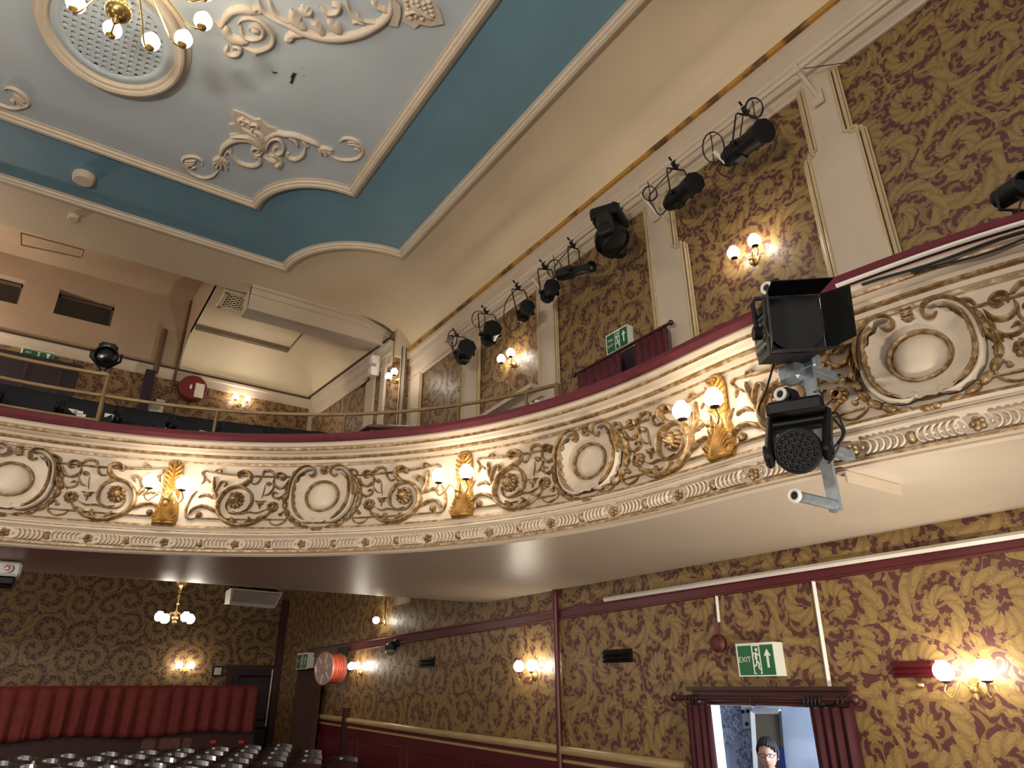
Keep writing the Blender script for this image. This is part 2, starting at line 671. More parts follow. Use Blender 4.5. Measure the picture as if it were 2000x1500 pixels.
# ------------------------------------------------------------------ ceiling
ZC = H(6.3)
XA, XB = -4.53, 3.73           # teal border of the main ceiling panel (outer)
YA0, YA1 = -3.0, 9.85
slab('ceiling', [(XL, -3, ZC), (XB + .02, -3, ZC), (XB + .02, 9.9, ZC), (5.05, 10.5, ZC), (5.05, 10.8, ZC), (1.56, 11.1, ZC), (XL, 11.1, ZC)], (0, 0, .15), BEIGE)


def notched(x0, x1, y0, y1, r, n=14):
    """rectangle whose far corners are bitten by quarter circles"""
    pts = [(x0, y0), (x1, y0)]
    for k in range(n + 1):
        a = -PI / 2 - PI / 2 * k / n
        pts.append((x1 + r * math.cos(a), y1 + r * math.sin(a)))
    for k in range(n + 1):
        a = -PI / 2 * k / n
        pts.append((x0 + r * math.cos(a), y1 + r * math.sin(a)))
    return pts


def rot_list(p):
    return p


outer = notched(XA, XB, YA0, YA1, 1.40)
inner = notched(-3.3, 2.50, YA0 + 1, 8.50, 1.03)
struct(MB().ngon([(x, y, ZC - .006) for x, y in outer]).build('ceiling_border_panel', TEAL, smooth=0))
struct(MB().ngon([(x, y, ZC - .012) for x, y in inner]).build('ceiling_centre_panel', GREY, smooth=0))


def moulding(name, poly, prof, z, m):
    """mitred plaster moulding along a closed ceiling outline; prof = (inward, drop)"""
    n = len(poly)
    mbm = MB()
    k = len(prof)
    for i in range(n):
        p0, p1, p2 = (Vector((*poly[(i + d) % n], 0)) for d in (-1, 0, 1))
        a, b_ = (p1 - p0).normalized(), (p2 - p1).normalized()
        na, nb = Vector((-a.y, a.x, 0)), Vector((-b_.y, b_.x, 0))
        mm = na + nb
        mm = mm / max(.35, mm.dot(na))
        for o, d in prof:
            q = p1 + mm * o
            mbm.v.append(Vector((q.x, q.y, z - d)))
    for i in range(n):
        j = (i + 1) % n
        for a in range(k - 1):
            mbm.f.append([i * k + a, i * k + a + 1, j * k + a + 1, j * k + a])
            mbm.m.append(0)
    return struct(mbm.build(name, m, smooth=35))


MPROF = [(-.09, 0), (-.09, .03), (-.06, .035), (-.055, .06), (-.02, .085), (.015, .08), (.02, .055), (.045, .05), (.055, .02), (.08, .018), (.08, 0)]
MOULD = mat('ceiling_moulding_paint', srgb(206, 190, 168), .5, var=.05, vscale=8)
moulding('trim_1', outer, MPROF, ZC, MOULD)
moulding('trim_2', inner, MPROF, ZC - .006, MOULD)

# cove along the right wall
ncv = 16
prof = []
for k in range(ncv + 1):
    t = PI / 2 * k / ncv
    prof.append((XB + (XW - .06 - XB) * math.sin(t) ** .92, H(5.72) + (.58) * math.cos(t) ** 1.05 if k < ncv else H(5.72)))
mb = MB()
ys = [-3, 0, 3, 6, 9, 9.85, 10.6]
for y in ys:
    for x, z in prof:
        mb.v.append(Vector((x, y, z)))
k = len(prof)
for i in range(len(ys) - 1):
    for a in range(k - 1):
        mb.f.append([i * k + a, i * k + a + 1, (i + 1) * k + a + 1, (i + 1) * k + a])
        mb.m.append(0)
struct(mb.build('ceiling_cove', BEIGE, smooth=60))

# ---- cornice on the right wall: timber batten, frieze board and mouldings
BATTEN = mat('varnished_batten', srgb(176, 128, 52), .45, col2=srgb(92, 62, 34), thr=(.5, .62), vscale=3.2)


def along(prof, p0, p1, name, m, caps=True):
    """extrude an (out, up) profile from p0 to p1; out is to the left of the run"""
    p0, p1 = Vector(p0), Vector(p1)
    d = (p1 - p0)
    n_ = Vector((-d.y, d.x, 0)).normalized()
    vs = [p + n_ * o + Vector((0, 0, u)) for p in (p0, p1) for o, u in prof]
    k = len(prof)
    fs = [(i, (i + 1) % k, k + (i + 1) % k, k + i) for i in range(k)]
    fs += [list(range(k))[::-1], [k + i for i in range(k)]]
    return MB().add(vs, fs).build(name, m, smooth=30)


CORN = [(0, -.02), (0, .56), (.10, .56), (.10, .50), (.055, .47), (.05, .36), (.065, .34), (.05, .31), (.03, .30), (.03, .10), (.05, .09), (.05, .055), (.025, .04), (.035, .0), (.02, -.02)]
struct(along(CORN, (XW, -3, H(5.12)), (XW, 10.5, H(5.12)), 'trim_3', CREAM))
struct(along([(0, 0), (.14, 0), (.14, .055), (0, .055)], (XW, -3, H(5.68)), (XW, 10.5, H(5.68)), 'trim_4', BATTEN))
CORN_R = [(0, 0), (0, .5), (.09, .5), (.09, .44), (.05, .40), (.045, .28), (.06, .26), (.03, .22), (.03, .06), (.05, .04), (.03, 0)]
DARKLINE = mat('dark_brown_batten', srgb(62, 40, 28), .5)  # even dark brown for the thin strips along the rear cornices
struct(along(CORN_R, (XR0, 10.55, H(5.40)), (XR1, YU, H(5.38)), 'trim_5', CREAM))
struct(along([(0, 0), (.12, 0), (.12, .035), (0, .035)], (XR0, 10.55, H(5.9)), (XR1, YU, H(5.88)), 'trim_6', DARKLINE))
# cornice across the upper back wall (left part is a plain band with a dark batten)
CORN_B = [(0, 0), (0, .3), (.09, .3), (.09, .25), (.05, .2), (.045, .1), (.06, .08), (.03, .04), (.03, 0)]
struct(along([(0, 0), (0, .22), (.05, .22), (.05, .17), (.03, .15), (.03, .02), (.04, 0)], (XR1, YU, H(5.62)), (XL, YU, H(5.62)), 'trim_7', CREAM))
struct(along([(0, 0), (.07, 0), (.07, .035), (0, .035)], (XR1, YU, H(5.84)), (XL, YU, H(5.84)), 'trim_8', DARKLINE))

# ---- rear bay: coved vault over the circle, right of a pier
VZ0, VZ1, VR = H(5.86), H(6.45), .62
mb = MB()
nx, ny = 30, 34


def vprof(d):
    d = max(0, min(1, d / VR))
    return VZ0 + (VZ1 - VZ0) * math.sqrt(max(0, 1 - (1 - d) ** 2))


def xr_at(y):
    return XR0 + (XR1 - XR0) * (y - 10.55) / (YU - 10.55)


def ease(i, n):
    t = i / n
    return 1 - (1 - t) ** 1.8


for j in range(ny + 1):
    y = 10.8 + (YU - 10.8) * ease(j, ny)
    xr = xr_at(y)
    for i in range(nx + 1):
        x = 1.56 + (xr - 1.56) * ease(i, nx)
        mb.v.append(Vector((x, y, min(vprof(YU - y), vprof(xr - x)))))
for j in range(ny):
    for i in range(nx):
        a = j * (nx + 1) + i
        mb.f.append([a, a + 1, a + nx + 2, a + nx + 1])
        mb.m.append(0)
VAULT = mat('vault_paint', srgb(212, 194, 162), .6, var=.05, vscale=1.1, bump=.05, bscale=25)
struct(mb.build('ceiling_vault', VAULT, smooth=30))
# side of the pier that closes the vault on the left
pts = [(1.56, 10.8, H(6.44))]
for j in range(ny + 1):
    y = 10.8 + (YU - 10.8) * ease(j, ny)
    pts.append((1.56, y, vprof(YU - y)))
pts += [(1.56, YU, H(8.3)), (1.56, 10.8, H(8.3))]
struct(MB().ngon(pts, thick=(.03, 0, 0)).build('wall_pier', PLASTER, smooth=0))
# higher raked ceiling on the left of the pier
mb = MB()
yy = [11.1, 11.8, 12.6, 13.3, 13.8, YU + .05]
zz = [6.3, 6.85, 7.2, 7.42, 7.48, 7.42]
for y, z in zip(yy, zz):
    for x in (XL, 1.60):
        mb.v.append(Vector((x, y, H(z))))
for i in range(len(yy) - 1):
    mb.f.append([2 * i, 2 * i + 1, 2 * i + 3, 2 * i + 2])
    mb.m.append(0)
struct(mb.build('ceiling_rear', PLASTER, smooth=60))

# beam across the mouth of the bay, its right end sweeping down into the wall
BMP = [(2.05, 6.31, 5.86), (3.0, 6.31, 5.865), (3.9, 6.31, 5.87), (4.2, 6.27, 5.875), (4.45, 6.19, 5.88), (4.62, 6.12, 5.885), (4.8, 6.09, 5.89), (5.02, 6.03, 5.86)]
mb = MB()


def beam_layer(y0, y1, up, dn, x0=2.05):
    vs = []
    for x, zt_, zb_ in BMP:
        x = max(x, x0)
        hgt = zt_ - zb_
        for y in (y0, y1):
            vs.append((x, y, H(zb_ + dn * hgt)))
            vs.append((x, y, H(zt_ - up * hgt)))
    n_ = len(BMP)
    fs = []
    for i in range(n_ - 1):
        a, b_ = 4 * i, 4 * i + 4
        fs += [(a, b_, b_ + 1, a + 1), (a + 2, a + 3, b_ + 3, b_ + 2), (a, a + 2, b_ + 2, b_), (a + 1, b_ + 1, b_ + 3, a + 3)]
    fs += [(0, 1, 3, 2), (4 * n_ - 4, 4 * n_ - 2, 4 * n_ - 1, 4 * n_ - 3)]
    mb.add(vs, fs)


beam_layer(10.80, 11.25, 0, .12)
beam_layer(10.74, 10.82, .06, .62)
beam_layer(10.70, 10.82, .0, .86)
beam_layer(10.77, 10.85, .0, 0.0)
struct(mb.build('beam', CREAM, smooth=20))

# mouldings and edge strips of the ceiling hatch
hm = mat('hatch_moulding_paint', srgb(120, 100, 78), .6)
mb = MB()
hx0, hx1, hy0, hy1 = 1.60, 3.42, 11.5, 13.1
mb.box(((hx0 + hx1) / 2, hy1, VZ1 - .03), (hx1 - hx0, .11, .07)).box(((hx0 + hx1) / 2, hy1 - .07, VZ1 - .012), (hx1 - hx0, .05, .05))
mb.box((hx1, (hy0 + hy1) / 2, VZ1 - .01), (.03, hy1 - hy0, .03))
hatch = mb.build('trim_9', hm, smooth=0)
struct(hatch)
# thin outline of an access panel in the main ceiling
mb = MB()
hp = [onZ(q[0], q[1], ZC) for q in ((41, 455), (163, 488), (158, 503), (41, 478))]
for i in range(4):
    a, b_ = hp[i], hp[(i + 1) % 4]
    mb.tube([a, b_], .012, 4)
struct(mb.build('trim_10', hm, smooth=0))

# ================================================================== balcony
def rail_path():
    pts = [(4.25, -.55), (3.86, .25), (3.56, .95), (3.40, 1.6), (3.315, 2.2), (3.30, 2.6)]
    near = smooth_path(pts, 8)
    arc = []
    for k in range(0, 101):
        a = PI * k / 100
        arc.append((BCX + BR * math.cos(a), BCY + BR * math.sin(a)))
    far = [(2 * BCX - x, y) for x, y in near[::-1]]
    P = near + arc + far
    out = [P[0]]
    for p in P[1:]:
        if math.hypot(p[0] - out[-1][0], p[1] - out[-1][1]) > .03:
            out.append(p)
    return out


BP = rail_path()
BL = [0.0]
for i in range(1, len(BP)):
    BL.append(BL[-1] + math.hypot(BP[i][0] - BP[i - 1][0], BP[i][1] - BP[i - 1][1]))
BN = []
for i in range(len(BP)):
    a, b_ = BP[max(0, i - 1)], BP[min(len(BP) - 1, i + 1)]
    t = Vector((b_[0] - a[0], b_[1] - a[1], 0)).normalized()
    BN.append(Vector((-t.y, t.x, 0)))        # towards the stalls
import bisect


def bpt(u):
    i = max(0, min(len(BP) - 2, bisect.bisect_right(BL, u) - 1))
    t = (u - BL[i]) / (BL[i + 1] - BL[i])
    p = Vector((*BP[i], 0)).lerp(Vector((*BP[i + 1], 0)), t)
    n_ = BN[i].lerp(BN[i + 1], t).normalized()
    return p, n_


def u_at(px, py):
    r = ray(px, py)
    az = math.atan2(r.x, r.y)
    for i in range(len(BP) - 1):
        a0, a1 = math.atan2(*BP[i]), math.atan2(*BP[i + 1])
        if (a0 - az) * (a1 - az) <= 0 and abs(a0 - a1) < 1:
            return BL[i] + (BL[i + 1] - BL[i]) * (a0 - az) / (a0 - a1)
    return 0


def bxf(u0, z0, mirror=1, off=0.0):
    def f(u, v, w_):
        p, n_ = bpt(u0 + u * mirror)
        q = p + n_ * (w_ + off + frieze(v + z0 - H(0)))
        return (q.x, q.y, z0 + v)
    return f


def frieze(z):
    """how far the frieze stands out at relative height z: hollow, kicking out at its foot"""
    t = max(0, min(1, (1.60 - z) / .36))
    return -.055 + .055 * t * t


balcony = thing('balcony', 'curved cream and gilt circle front with plaster scrollwork and maroon top rail', 'balcony', (0, 5, H(1.0)))
bpath = [(Vector((x, y, 0)), n_) for (x, y), n_ in zip(BP, BN)]
Zr = H(0)
# mouldings above, frieze, mouldings below
prof_c = [(.02, 1.985), (.075, 1.985), (.085, 1.965), (.075, 1.945), (.055, 1.94), (.05, 1.925), (.06, 1.912), (.045, 1.90), (.015, 1.893), (.0, 1.875), (.005, 1.858), (-.02, 1.85), (-.022, 1.822), (-.035, 1.818), (-.038, 1.80), (-.055, 1.795)]
gold_seg = {4, 5, 9, 10, 13}
mats_c = [1 if i in gold_seg else 0 for i in range(len(prof_c) - 1)]
prof_f = [(frieze(z), z) for z in [1.795 - .545 * i / 12 for i in range(13)]]
prof_l = [(.0, 1.25), (.03, 1.245), (.042, 1.225), (.03, 1.205), (.032, 1.195), (.045, 1.185), (.05, 1.17), (.03, 1.155), (.022, 1.145), (.022, 1.06), (.035, 1.052), (.05, 1.045), (.05, 1.03), (.02, 1.022), (.03, 1.01), (.012, .998), (-.01, 1.002)]
mats_l = [1 if i in (1, 4, 9, 11) else 0 for i in range(len(prof_l) - 1)]
mb = MB()
mb.sweep([(o, H(z)) for o, z in prof_c], bpath, mats_c)
mb.build('cornice_moulding', [CREAM, GILT2], balcony, smooth=30)
mb = MB()
mb.sweep([(o, H(z)) for o, z in prof_f], bpath)
mb.build('frieze', CREAM, balcony, smooth=60)
mb = MB()
mb.sweep([(o, H(z)) for o, z in prof_l], bpath, mats_l)
mb.build('base_moulding', [CREAM, GILT2], balcony, smooth=30)
mb = MB()
mb.sweep([(o, H(z)) for o, z in [(.02, 1.98), (.105, 1.985), (.125, 2.01), (.12, 2.045), (.09, 2.06), (-.16, 2.06), (-.18, 2.03), (-.18, 1.3)]], bpath)
mb.build('top_rail', VELVET, balcony, smooth=40)

# soffit, raked up towards the back
def soff(y):
    return H(1.0 + max(0, (y - 7.9)) * .126)


mb = MB()
rad = []
ns = 26
for p, n_ in bpath:
    row = []
    for k in range(ns + 1):
        t = (k / ns) ** 1.3 * 22 - .004
        q = p - n_ * t
        q.x = max(XL - .02, min(XW + .02, q.x))
        q.y = min(YB + .02, q.y)
        row.append(Vector((q.x, q.y, soff(q.y))))
    rad.append(row)
for row in rad:
    mb.v.extend(row)
for i in range(len(rad) - 1):
    for k in range(ns):
        a = i * (ns + 1) + k
        mb.f.append([a, a + 1, a + ns + 2, a + ns + 1])
        mb.m.append(0)
mb.build('soffit', SOFFIT, balcony, smooth=50)


def circle_floor(r):
    """rake of the circle, r = distance from the photographer's spot"""
    return H(1.52 + max(0, (r - 6.6)) * .35)


mb = MB()
for p, n_ in bpath:
    for k in range(9):
        t = .18 + k * 1.15
        q = p - n_ * t
        q.x = max(XL, min(XW, q.x))
        q.y = min(YU, q.y)
        rr = math.hypot(q.x, q.y)
        mb.v.append(Vector((q.x, q.y, circle_floor(rr) if q.y > 6.9 else H(1.3))))
for i in range(len(bpath) - 1):
    for k in range(8):
        a = i * 9 + k
        mb.f.append([a, a + 1, a + 10, a + 9])
        mb.m.append(0)
struct(mb.build('floor_circle', CARPET, smooth=50))

# ---- relief ornament -------------------------------------------------
ZF = H(1.515)
PXS = 718.0


def zc(x, y):
    """from the tracing grid of one ornament bay to metres from the cartouche centre (x towards the viewer's right)"""
    return ((x - 1140) / PXS, (325 - y) / PXS)


def Z_(*q):
    return [zc(*p) for p in q]


def cartouche(u0):
    b0 = bxf(u0, ZF, -1)
    xf = lambda u, v, w_: b0(u * 1.06, v * 1.05, w_ * 1.3)
    mb = MB(xf)
    # shell field, a shallow dish with flutes
    n, m = 44, 7
    vs, fs = [], []
    for i in range(m + 1):
        r = i / m
        for k in range(n):
            a = 2 * PI * k / n
            fl_ = (1 if k % 2 else .45)
            ru, rv = .135 + .108 * r * (1 if k % 2 else .96), .125 + .108 * r
            vs.append((ru * math.cos(a), rv * math.sin(a) + .005, .018 + .045 * r * r * fl_))
    for i in range(m):
        for k in range(n):
            fs.append((i * n + k, i * n + (k + 1) % n, (i + 1) * n + (k + 1) % n, (i + 1) * n + k))
    mb.add(vs, fs)
    c = mb.build('cartouche', CREAM_D, balcony, smooth=70)
    tag(c, 'cream shell cartouche with gilt rim')
    mb = MB(xf)
    mb.dome(0, .005, .125, .118, .03, base=.012)
    mb.build('oval_boss', CREAM_D, c, smooth=60)
    mb = MB(xf)
    mb.ringr(0, .005, .135, .127, .012, .03, base=.01, n=40)
    mb.build('oval_ring', GILT2, c)
    mb = MB(xf)
    for sx in (-1, 1):
        # C-scroll rim from the top volute down the side
        pts = []
        for k in range(14):
            a = 2.2 * PI * k / 13
            rr = .012 + .03 * k / 13
            pts.append((sx * (.105 + rr * math.cos(PI * .5 - a + PI * .0) * -1), .195 + rr * math.sin(PI * .5 - a)))
        vol = [(sx * (.098 + .012), .20), (sx * .125, .185), (sx * .10, .165), (sx * .068, .185), (sx * .072, .225), (sx * .115, .245), (sx * .17, .232)]
        rim = vol + [(sx * .22, .18), (sx * .248, .10), (sx * .252, .0), (sx * .232, -.10), (sx * .18, -.175), (sx * .11, -.215), (sx * .05, -.21), (sx * .045, -.185), (sx * .07, -.18)]
        mb.stroke(rim, [.010, .014, .018, .019, .018, .015, .010], .036, base=.02, n=8)
    mb.build('rim_scroll', CREAM_D, c, smooth=60)
    mb = MB(xf)
    for sx in (-1, 1):
        ed = [(sx * .165, .205), (sx * .21, .16), (sx * .228, .09), (sx * .230, .0), (sx * .21, -.09), (sx * .165, -.158), (sx * .11, -.19)]
        mb.stroke(ed, .012, .052, base=.03, lobes=16, lobe=.3, sm=8)
        mb.stroke([(sx * .125, .185), (sx * .10, .165), (sx * .068, .185), (sx * .072, .225), (sx * .115, .25), (sx * .175, .24), (sx * .232, .185), (sx * .262, .10), (sx * .266, .0)], .008, .06, base=.035, sm=6)
    mb.dome(0, .225, .03, .045, .07)
    for k in range(4):
        mb.stroke([(-.028, .20 + k * .017), (0, .193 + k * .017), (.028, .20 + k * .017)], .007, .015, base=.055, sm=3)
    mb.build('gilt_edging', GILT2, c, smooth=60)
    mb = MB(xf)
    for sx in (-1, 1):
        n_ = 9
        for k in range(n_):
            a = math.radians(32 - 118 * k / (n_ - 1)) if True else 0
            ru, rv = .312, .272
            u, v = sx * ru * math.cos(a), rv * math.sin(a) - .004
            tang = math.atan2(rv * math.cos(a), -sx * ru * math.sin(a))
            mb.dome(u, v, .042, .022, .036, ang=tang, n=10, m=3, base=.004)
            mb.dome(u, v, .041, .007, .046, ang=tang, n=8, m=2, base=.004)
    mb.dome(0, -.275, .025, .022, .04)
    for sx in (-1, 1):
        mb.stroke([(0, -.262), (sx * .035, -.29), (sx * .06, -.27)], .012, .02, sm=4)
    mb.build('husk_garland', GILT2, c, smooth=50)


def scrollwork(u0, side):
    """one half bay, traced left of a cartouche; side -1 left, +1 its mirror on the right"""
    base = bxf(u0, ZF, -1)
    xf = (lambda u, v, w_: base(u, v, w_ * 1.4)) if side < 0 else (lambda u, v, w_: base(-u, v, w_ * 1.4))
    g = MB(xf)
    _st = g.stroke
    g.stroke = lambda p, wd, h, *a_, **k_: _st(p, [q * .84 for q in wd] if isinstance(wd, (list, tuple)) else wd * .84, h, *a_, **k_)
    # rods
    g.stroke(Z_((400, 165), (560, 180), (760, 188), (1000, 190)), .011, .024, sm=3)
    g.stroke(Z_((352, 468), (560, 466), (800, 466), (1010, 466)), .010, .02, sm=3)
    # frame scrolls by the console
    g.stroke(Z_((408, 160), (382, 178), (402, 215), (388, 250)), .012, .022)
    g.stroke(Z_((400, 215), (420, 222), (436, 240)), .008, .018)
    g.stroke(Z_((372, 292), (348, 330), (334, 380), (332, 430), (345, 462), (372, 474), (402, 464)), [.008, .014, .014, .010], .024)
    g.stroke(Z_((455, 165), (470, 150), (490, 152), (492, 170), (476, 178)), .009, .022)
    # great scroll round the lion mask
    g.stroke(Z_((850, 395), (800, 450), (735, 492), (650, 505), (575, 482), (520, 430), (505, 370), (528, 305), (580, 262), (640, 262), (690, 300), (705, 350), (690, 400), (645, 425), (600, 415)),
             [.012, .020, .024, .024, .022, .018, .014, .010], .045, sm=7)
    g.stroke(Z_((560, 340), (556, 385), (580, 425), (640, 432), (700, 420), (750, 425), (800, 400)), [.006, .010, .010, .008], .028)
    # leaf that curls over the top rod
    g.stroke(Z_((585, 262), (640, 245), (672, 212), (672, 178), (640, 160), (606, 172), (600, 195), (622, 200)), [.018, .026, .024, .018, .010], .05, lobes=9, lobe=.25, sm=7)
    g.stroke(Z_((680, 232), (712, 236), (735, 205), (730, 180)), [.006, .012, .008], .024)
    # leaves on the left
    g.stroke(Z_((498, 345), (470, 290), (462, 240), (456, 195)), [.022, .024, .016, .004], .035, lobes=6, lobe=.3, sm=6)
    g.stroke(Z_((478, 300), (492, 250), (515, 225), (535, 240), (522, 262)), [.012, .016, .012, .01], .03)
    g.stroke(Z_((500, 425), (455, 395), (405, 388), (368, 412), (350, 448)), [.020, .020, .016, .010], .034, lobes=7, lobe=.2, sm=6)
    g.stroke(Z_((385, 335), (410, 318), (440, 318), (470, 340)), [.004, .016, .018, .006], .026, lobes=4)
    g.dome(*zc(410, 442), .026, .028, .045)
    g.stroke(Z_((412, 440), (395, 455), (400, 470)), .008, .02)
    # acanthus spine on the lower curve
    g.stroke(Z_((640, 505), (620, 480), (605, 455)), [.014, .02, .004], .05, base=.01, lobes=4)
    g.stroke(Z_((745, 488), (780, 455), (812, 452)), [.01, .022, .008], .04, base=.01, lobes=5)
    g.stroke(Z_((690, 500), (715, 470), (705, 450)), [.012, .016, .004], .045, base=.01)
    # ribbons over the top rod
    g.stroke(Z_((745, 185), (755, 155), (790, 150), (818, 172), (835, 190)), [.008, .016, .016, .008], .032)
    g.stroke(Z_((840, 205), (838, 175), (868, 168), (890, 188), (876, 208), (852, 206)), .011, .04)
    g.stroke(Z_((822, 196), (822, 235), (856, 262), (895, 250), (915, 205)), [.008, .014, .016, .008], .03)
    g.stroke(Z_((930, 190), (945, 158), (978, 152), (1000, 172)), [.008, .015, .010], .03)
    g.stroke(Z_((815, 228), (822, 262), (800, 300), (770, 312)), [.006, .010, .008], .022)
    # leaf and curls beside the cartouche
    g.stroke(Z_((855, 300), (832, 290), (824, 312), (846, 328), (880, 322), (905, 290)), [.010, .012, .012, .010], .028)
    g.stroke(Z_((965, 215), (940, 245), (920, 280), (895, 310), (888, 345)), [.012, .022, .024, .014, .006], .034)
    g.stroke(Z_((940, 240), (925, 300), (908, 345), (925, 358)), [.010, .022, .014, .006], .034)
    g.stroke(Z_((885, 438), (910, 415), (935, 440), (925, 480), (885, 503), (845, 492), (828, 468)), [.012, .010, .008, .007], .022)
    g.dome(*zc(892, 436), .016, .014, .04)
    # flower cup
    for k in range(9):
        a = 2 * PI * k / 9
        c = zc(835, 385)
        g.dome(c[0] + .036 * math.cos(a), c[1] + .036 * math.sin(a), .018, .018, .03, n=8, m=2)
    cx, cy = zc(835, 385)
    g.ringr(cx, cy, .024, .024, .010, .045, n=14)
    g.stroke(Z_((860, 345), (885, 310)), .006, .02, sm=2)
    # hanging lamp
    g.stroke(Z_((768, 240), (766, 290), (758, 330)), .004, .016, sm=2)
    g.dome(*zc(790, 235), .024, .02, .04)
    g.stroke(Z_((720, 345), (756, 352), (792, 345)), .010, .026, sm=2)
    g.dome(*zc(756, 362), .028, .022, .04)
    g.stroke(Z_((756, 370), (756, 400)), [.014, .003], .026, sm=2)
    # lion mask: mane, muzzle, brow, ears
    lx, ly = zc(608, 345)
    for k in range(12):
        a = 2 * PI * k / 12
        g.dome(lx + .048 * math.cos(a), ly + .055 * math.sin(a), .024, .017, .05, ang=a, n=8, m=3)
    g.dome(lx, ly, .042, .05, .075)
    g.dome(lx - .004, ly - .022, .022, .02, .098)
    for sx in (-1, 1):
        g.dome(lx + sx * .017, ly + .016, .011, .009, .09, n=8, m=3)
        g.dome(lx + sx * .034, ly + .046, .012, .012, .07, n=8, m=3)
        g.stroke([(lx + sx * .006, ly + .03), (lx + sx * .028, ly + .032)], .007, .012, base=.072, sm=2)
    o = g.build('scrollwork', GILT2, balcony, smooth=60)
    tag(o, 'gilt rinceau panel with lion mask')
    return o


def console(u0):
    """gilt acanthus console between two bays"""
    xf = bxf(u0, ZF, -1)
    g = MB(xf)
    # body, stepping forward towards its foot
    rows = [(.275, .04, .02), (.255, .055, .035), (.20, .06, .045), (.15, .056, .05), (.08, .06, .05), (.03, .068, .055), (-.01, .07, .06), (-.03, .066, .05), (-.06, .076, .05), (-.12, .09, .058), (-.18, .097, .068), (-.245, .097, .08), (-.262, .097, .08), (-.268, .08, .02)]
    n = 8
    vs, fs = [], []
    for v, wd, h in rows:
        for j in range(n + 1):
            c = -1 + 2 * j / n
            vs.append((wd * c, v, max(0, h * (1 - c ** 4) ** .5)))
    for i in range(len(rows) - 1):
        for j in range(n):
            a = i * (n + 1) + j
            fs.append((a, a + 1, a + n + 2, a + n + 1))
    g.add(vs, fs)
    # leaf tongues
    for sx in (-1, 1):
        for k, (v0, s) in enumerate(((.25, .8), (.215, 1.05), (.175, 1.1), (.135, 1.1), (.095, 1.05), (.055, 1.0))):
            g.stroke([(sx * .004, v0 - .05), (sx * .026 * s, v0 - .028), (sx * .056 * s, v0 - .004), (sx * .070 * s, v0 + .022)], [.008, .013, .013, .004], .026, base=.036, sm=5)
        for k in range(8):
            q = k / 7
            top = (sx * (.012 + .090 * q ** .8), -.035 - .165 * q ** 1.4)
            bot = (sx * (.006 + .05 * q), -.262)
            mid = (sx * (.008 + .048 * q), (top[1] + bot[1]) / 2 - .01)
            up_ = (top[0] * .80, top[1] - .03)
            g.stroke([bot, mid, up_, top], [.009, .0115, .0115, .006], .048, base=.06 - .03 * abs(top[0]) / .1, sm=5)
    g.stroke([(0, .285), (0, .2), (0, .1), (0, .03)], [.008, .010, .009, .008], .026, base=.045, sm=3)
    g.stroke([(0, -.03), (0, -.12), (0, -.262)], [.007, .010, .010], .045, base=.065, sm=3)
    for a_ in range(7):
        an = math.radians(-20 + 220 * a_ / 6)
        g.dome(.036 * math.cos(an), .262 + .026 * math.sin(an), .018, .016, .05, n=8, m=3)
    g.dome(0, .262, .022, .022, .06, n=10)
    g.dome(0, -.004, .022, .020, .085)
    o = g.build('acanthus_console', GILT, balcony, smooth=50)
    tag(o, 'bright gilt acanthus leaf console')
    return o


CART = [u_at(*q) for q in ((22, 930), (628, 965), (1148, 895), (1790, 680))]
CONS = [u_at(*q) for q in ((332, 960), (904, 955), (1402, 820))]
step = 1.21
CART_X = CART + [CART[0] + 2 * step]
CONS_X = CONS + [CONS[0] + 2 * step, CART[3] - step]
for u in CART_X:
    cartouche(u)
    for sd in (-1, 1):
        scrollwork(u, sd)
for u in CONS_X:
    console(u)

# guilloche band: coins between rosettes and bosses
umax, umin = CART[0] + 1.6, .25
pitch = .28
bb = .022          # the band stands proud of the frieze line
k = 0
u = umin
BX = bxf(0, H(1.10), 1, .0)
while u < umax:
    mg, mb = MB(BX), MB(BX)
    if k % 2 == 0:
        for q in range(5):
            a = 2 * PI * q / 5
            mg.dome(u + .022 * math.cos(a), .022 * math.sin(a), .017, .017, .026, base=bb, n=8, m=2)
        mg.dome(u, 0, .014, .014, .036, base=bb, n=8, m=2)
    else:
        mg.dome(u, 0, .027, .035, .036, base=bb, n=12, m=3)
    mg.build('rosette' if k % 2 == 0 else 'boss', GILT2, balcony, smooth=60)
    s_ = 1 if k % 2 == 0 else -1
    for q in range(6):
        uu = u + .062 + q * .0315
        mb.ringr(uu, 0, .034, .037, .008, .026, base=bb, a0=-PI * .55 if s_ > 0 else PI * .45, a1=PI * .55 if s_ > 0 else PI * 1.55, n=12)
        mb.dome(uu - s_ * .004, 0, .010, .013, .022, base=bb, n=8, m=2)
    mb.dome(u + .14, 0, .115, .04, .006, base=bb - .004, n=16, m=2)
    mb.build('guilloche_run', CREAM_D, balcony, smooth=60)
    u += pitch
    k += 1

# ================================================================== trim on the walls
trim_no = [10]


def trim(mbx, m, smooth=30):
    trim_no[0] += 1
    return struct(mbx.build('trim_%d' % trim_no[0], m, smooth=smooth))


PANELM = mat('panel_moulding_paint', srgb(182, 160, 124), .42, var=.08, vscale=10)


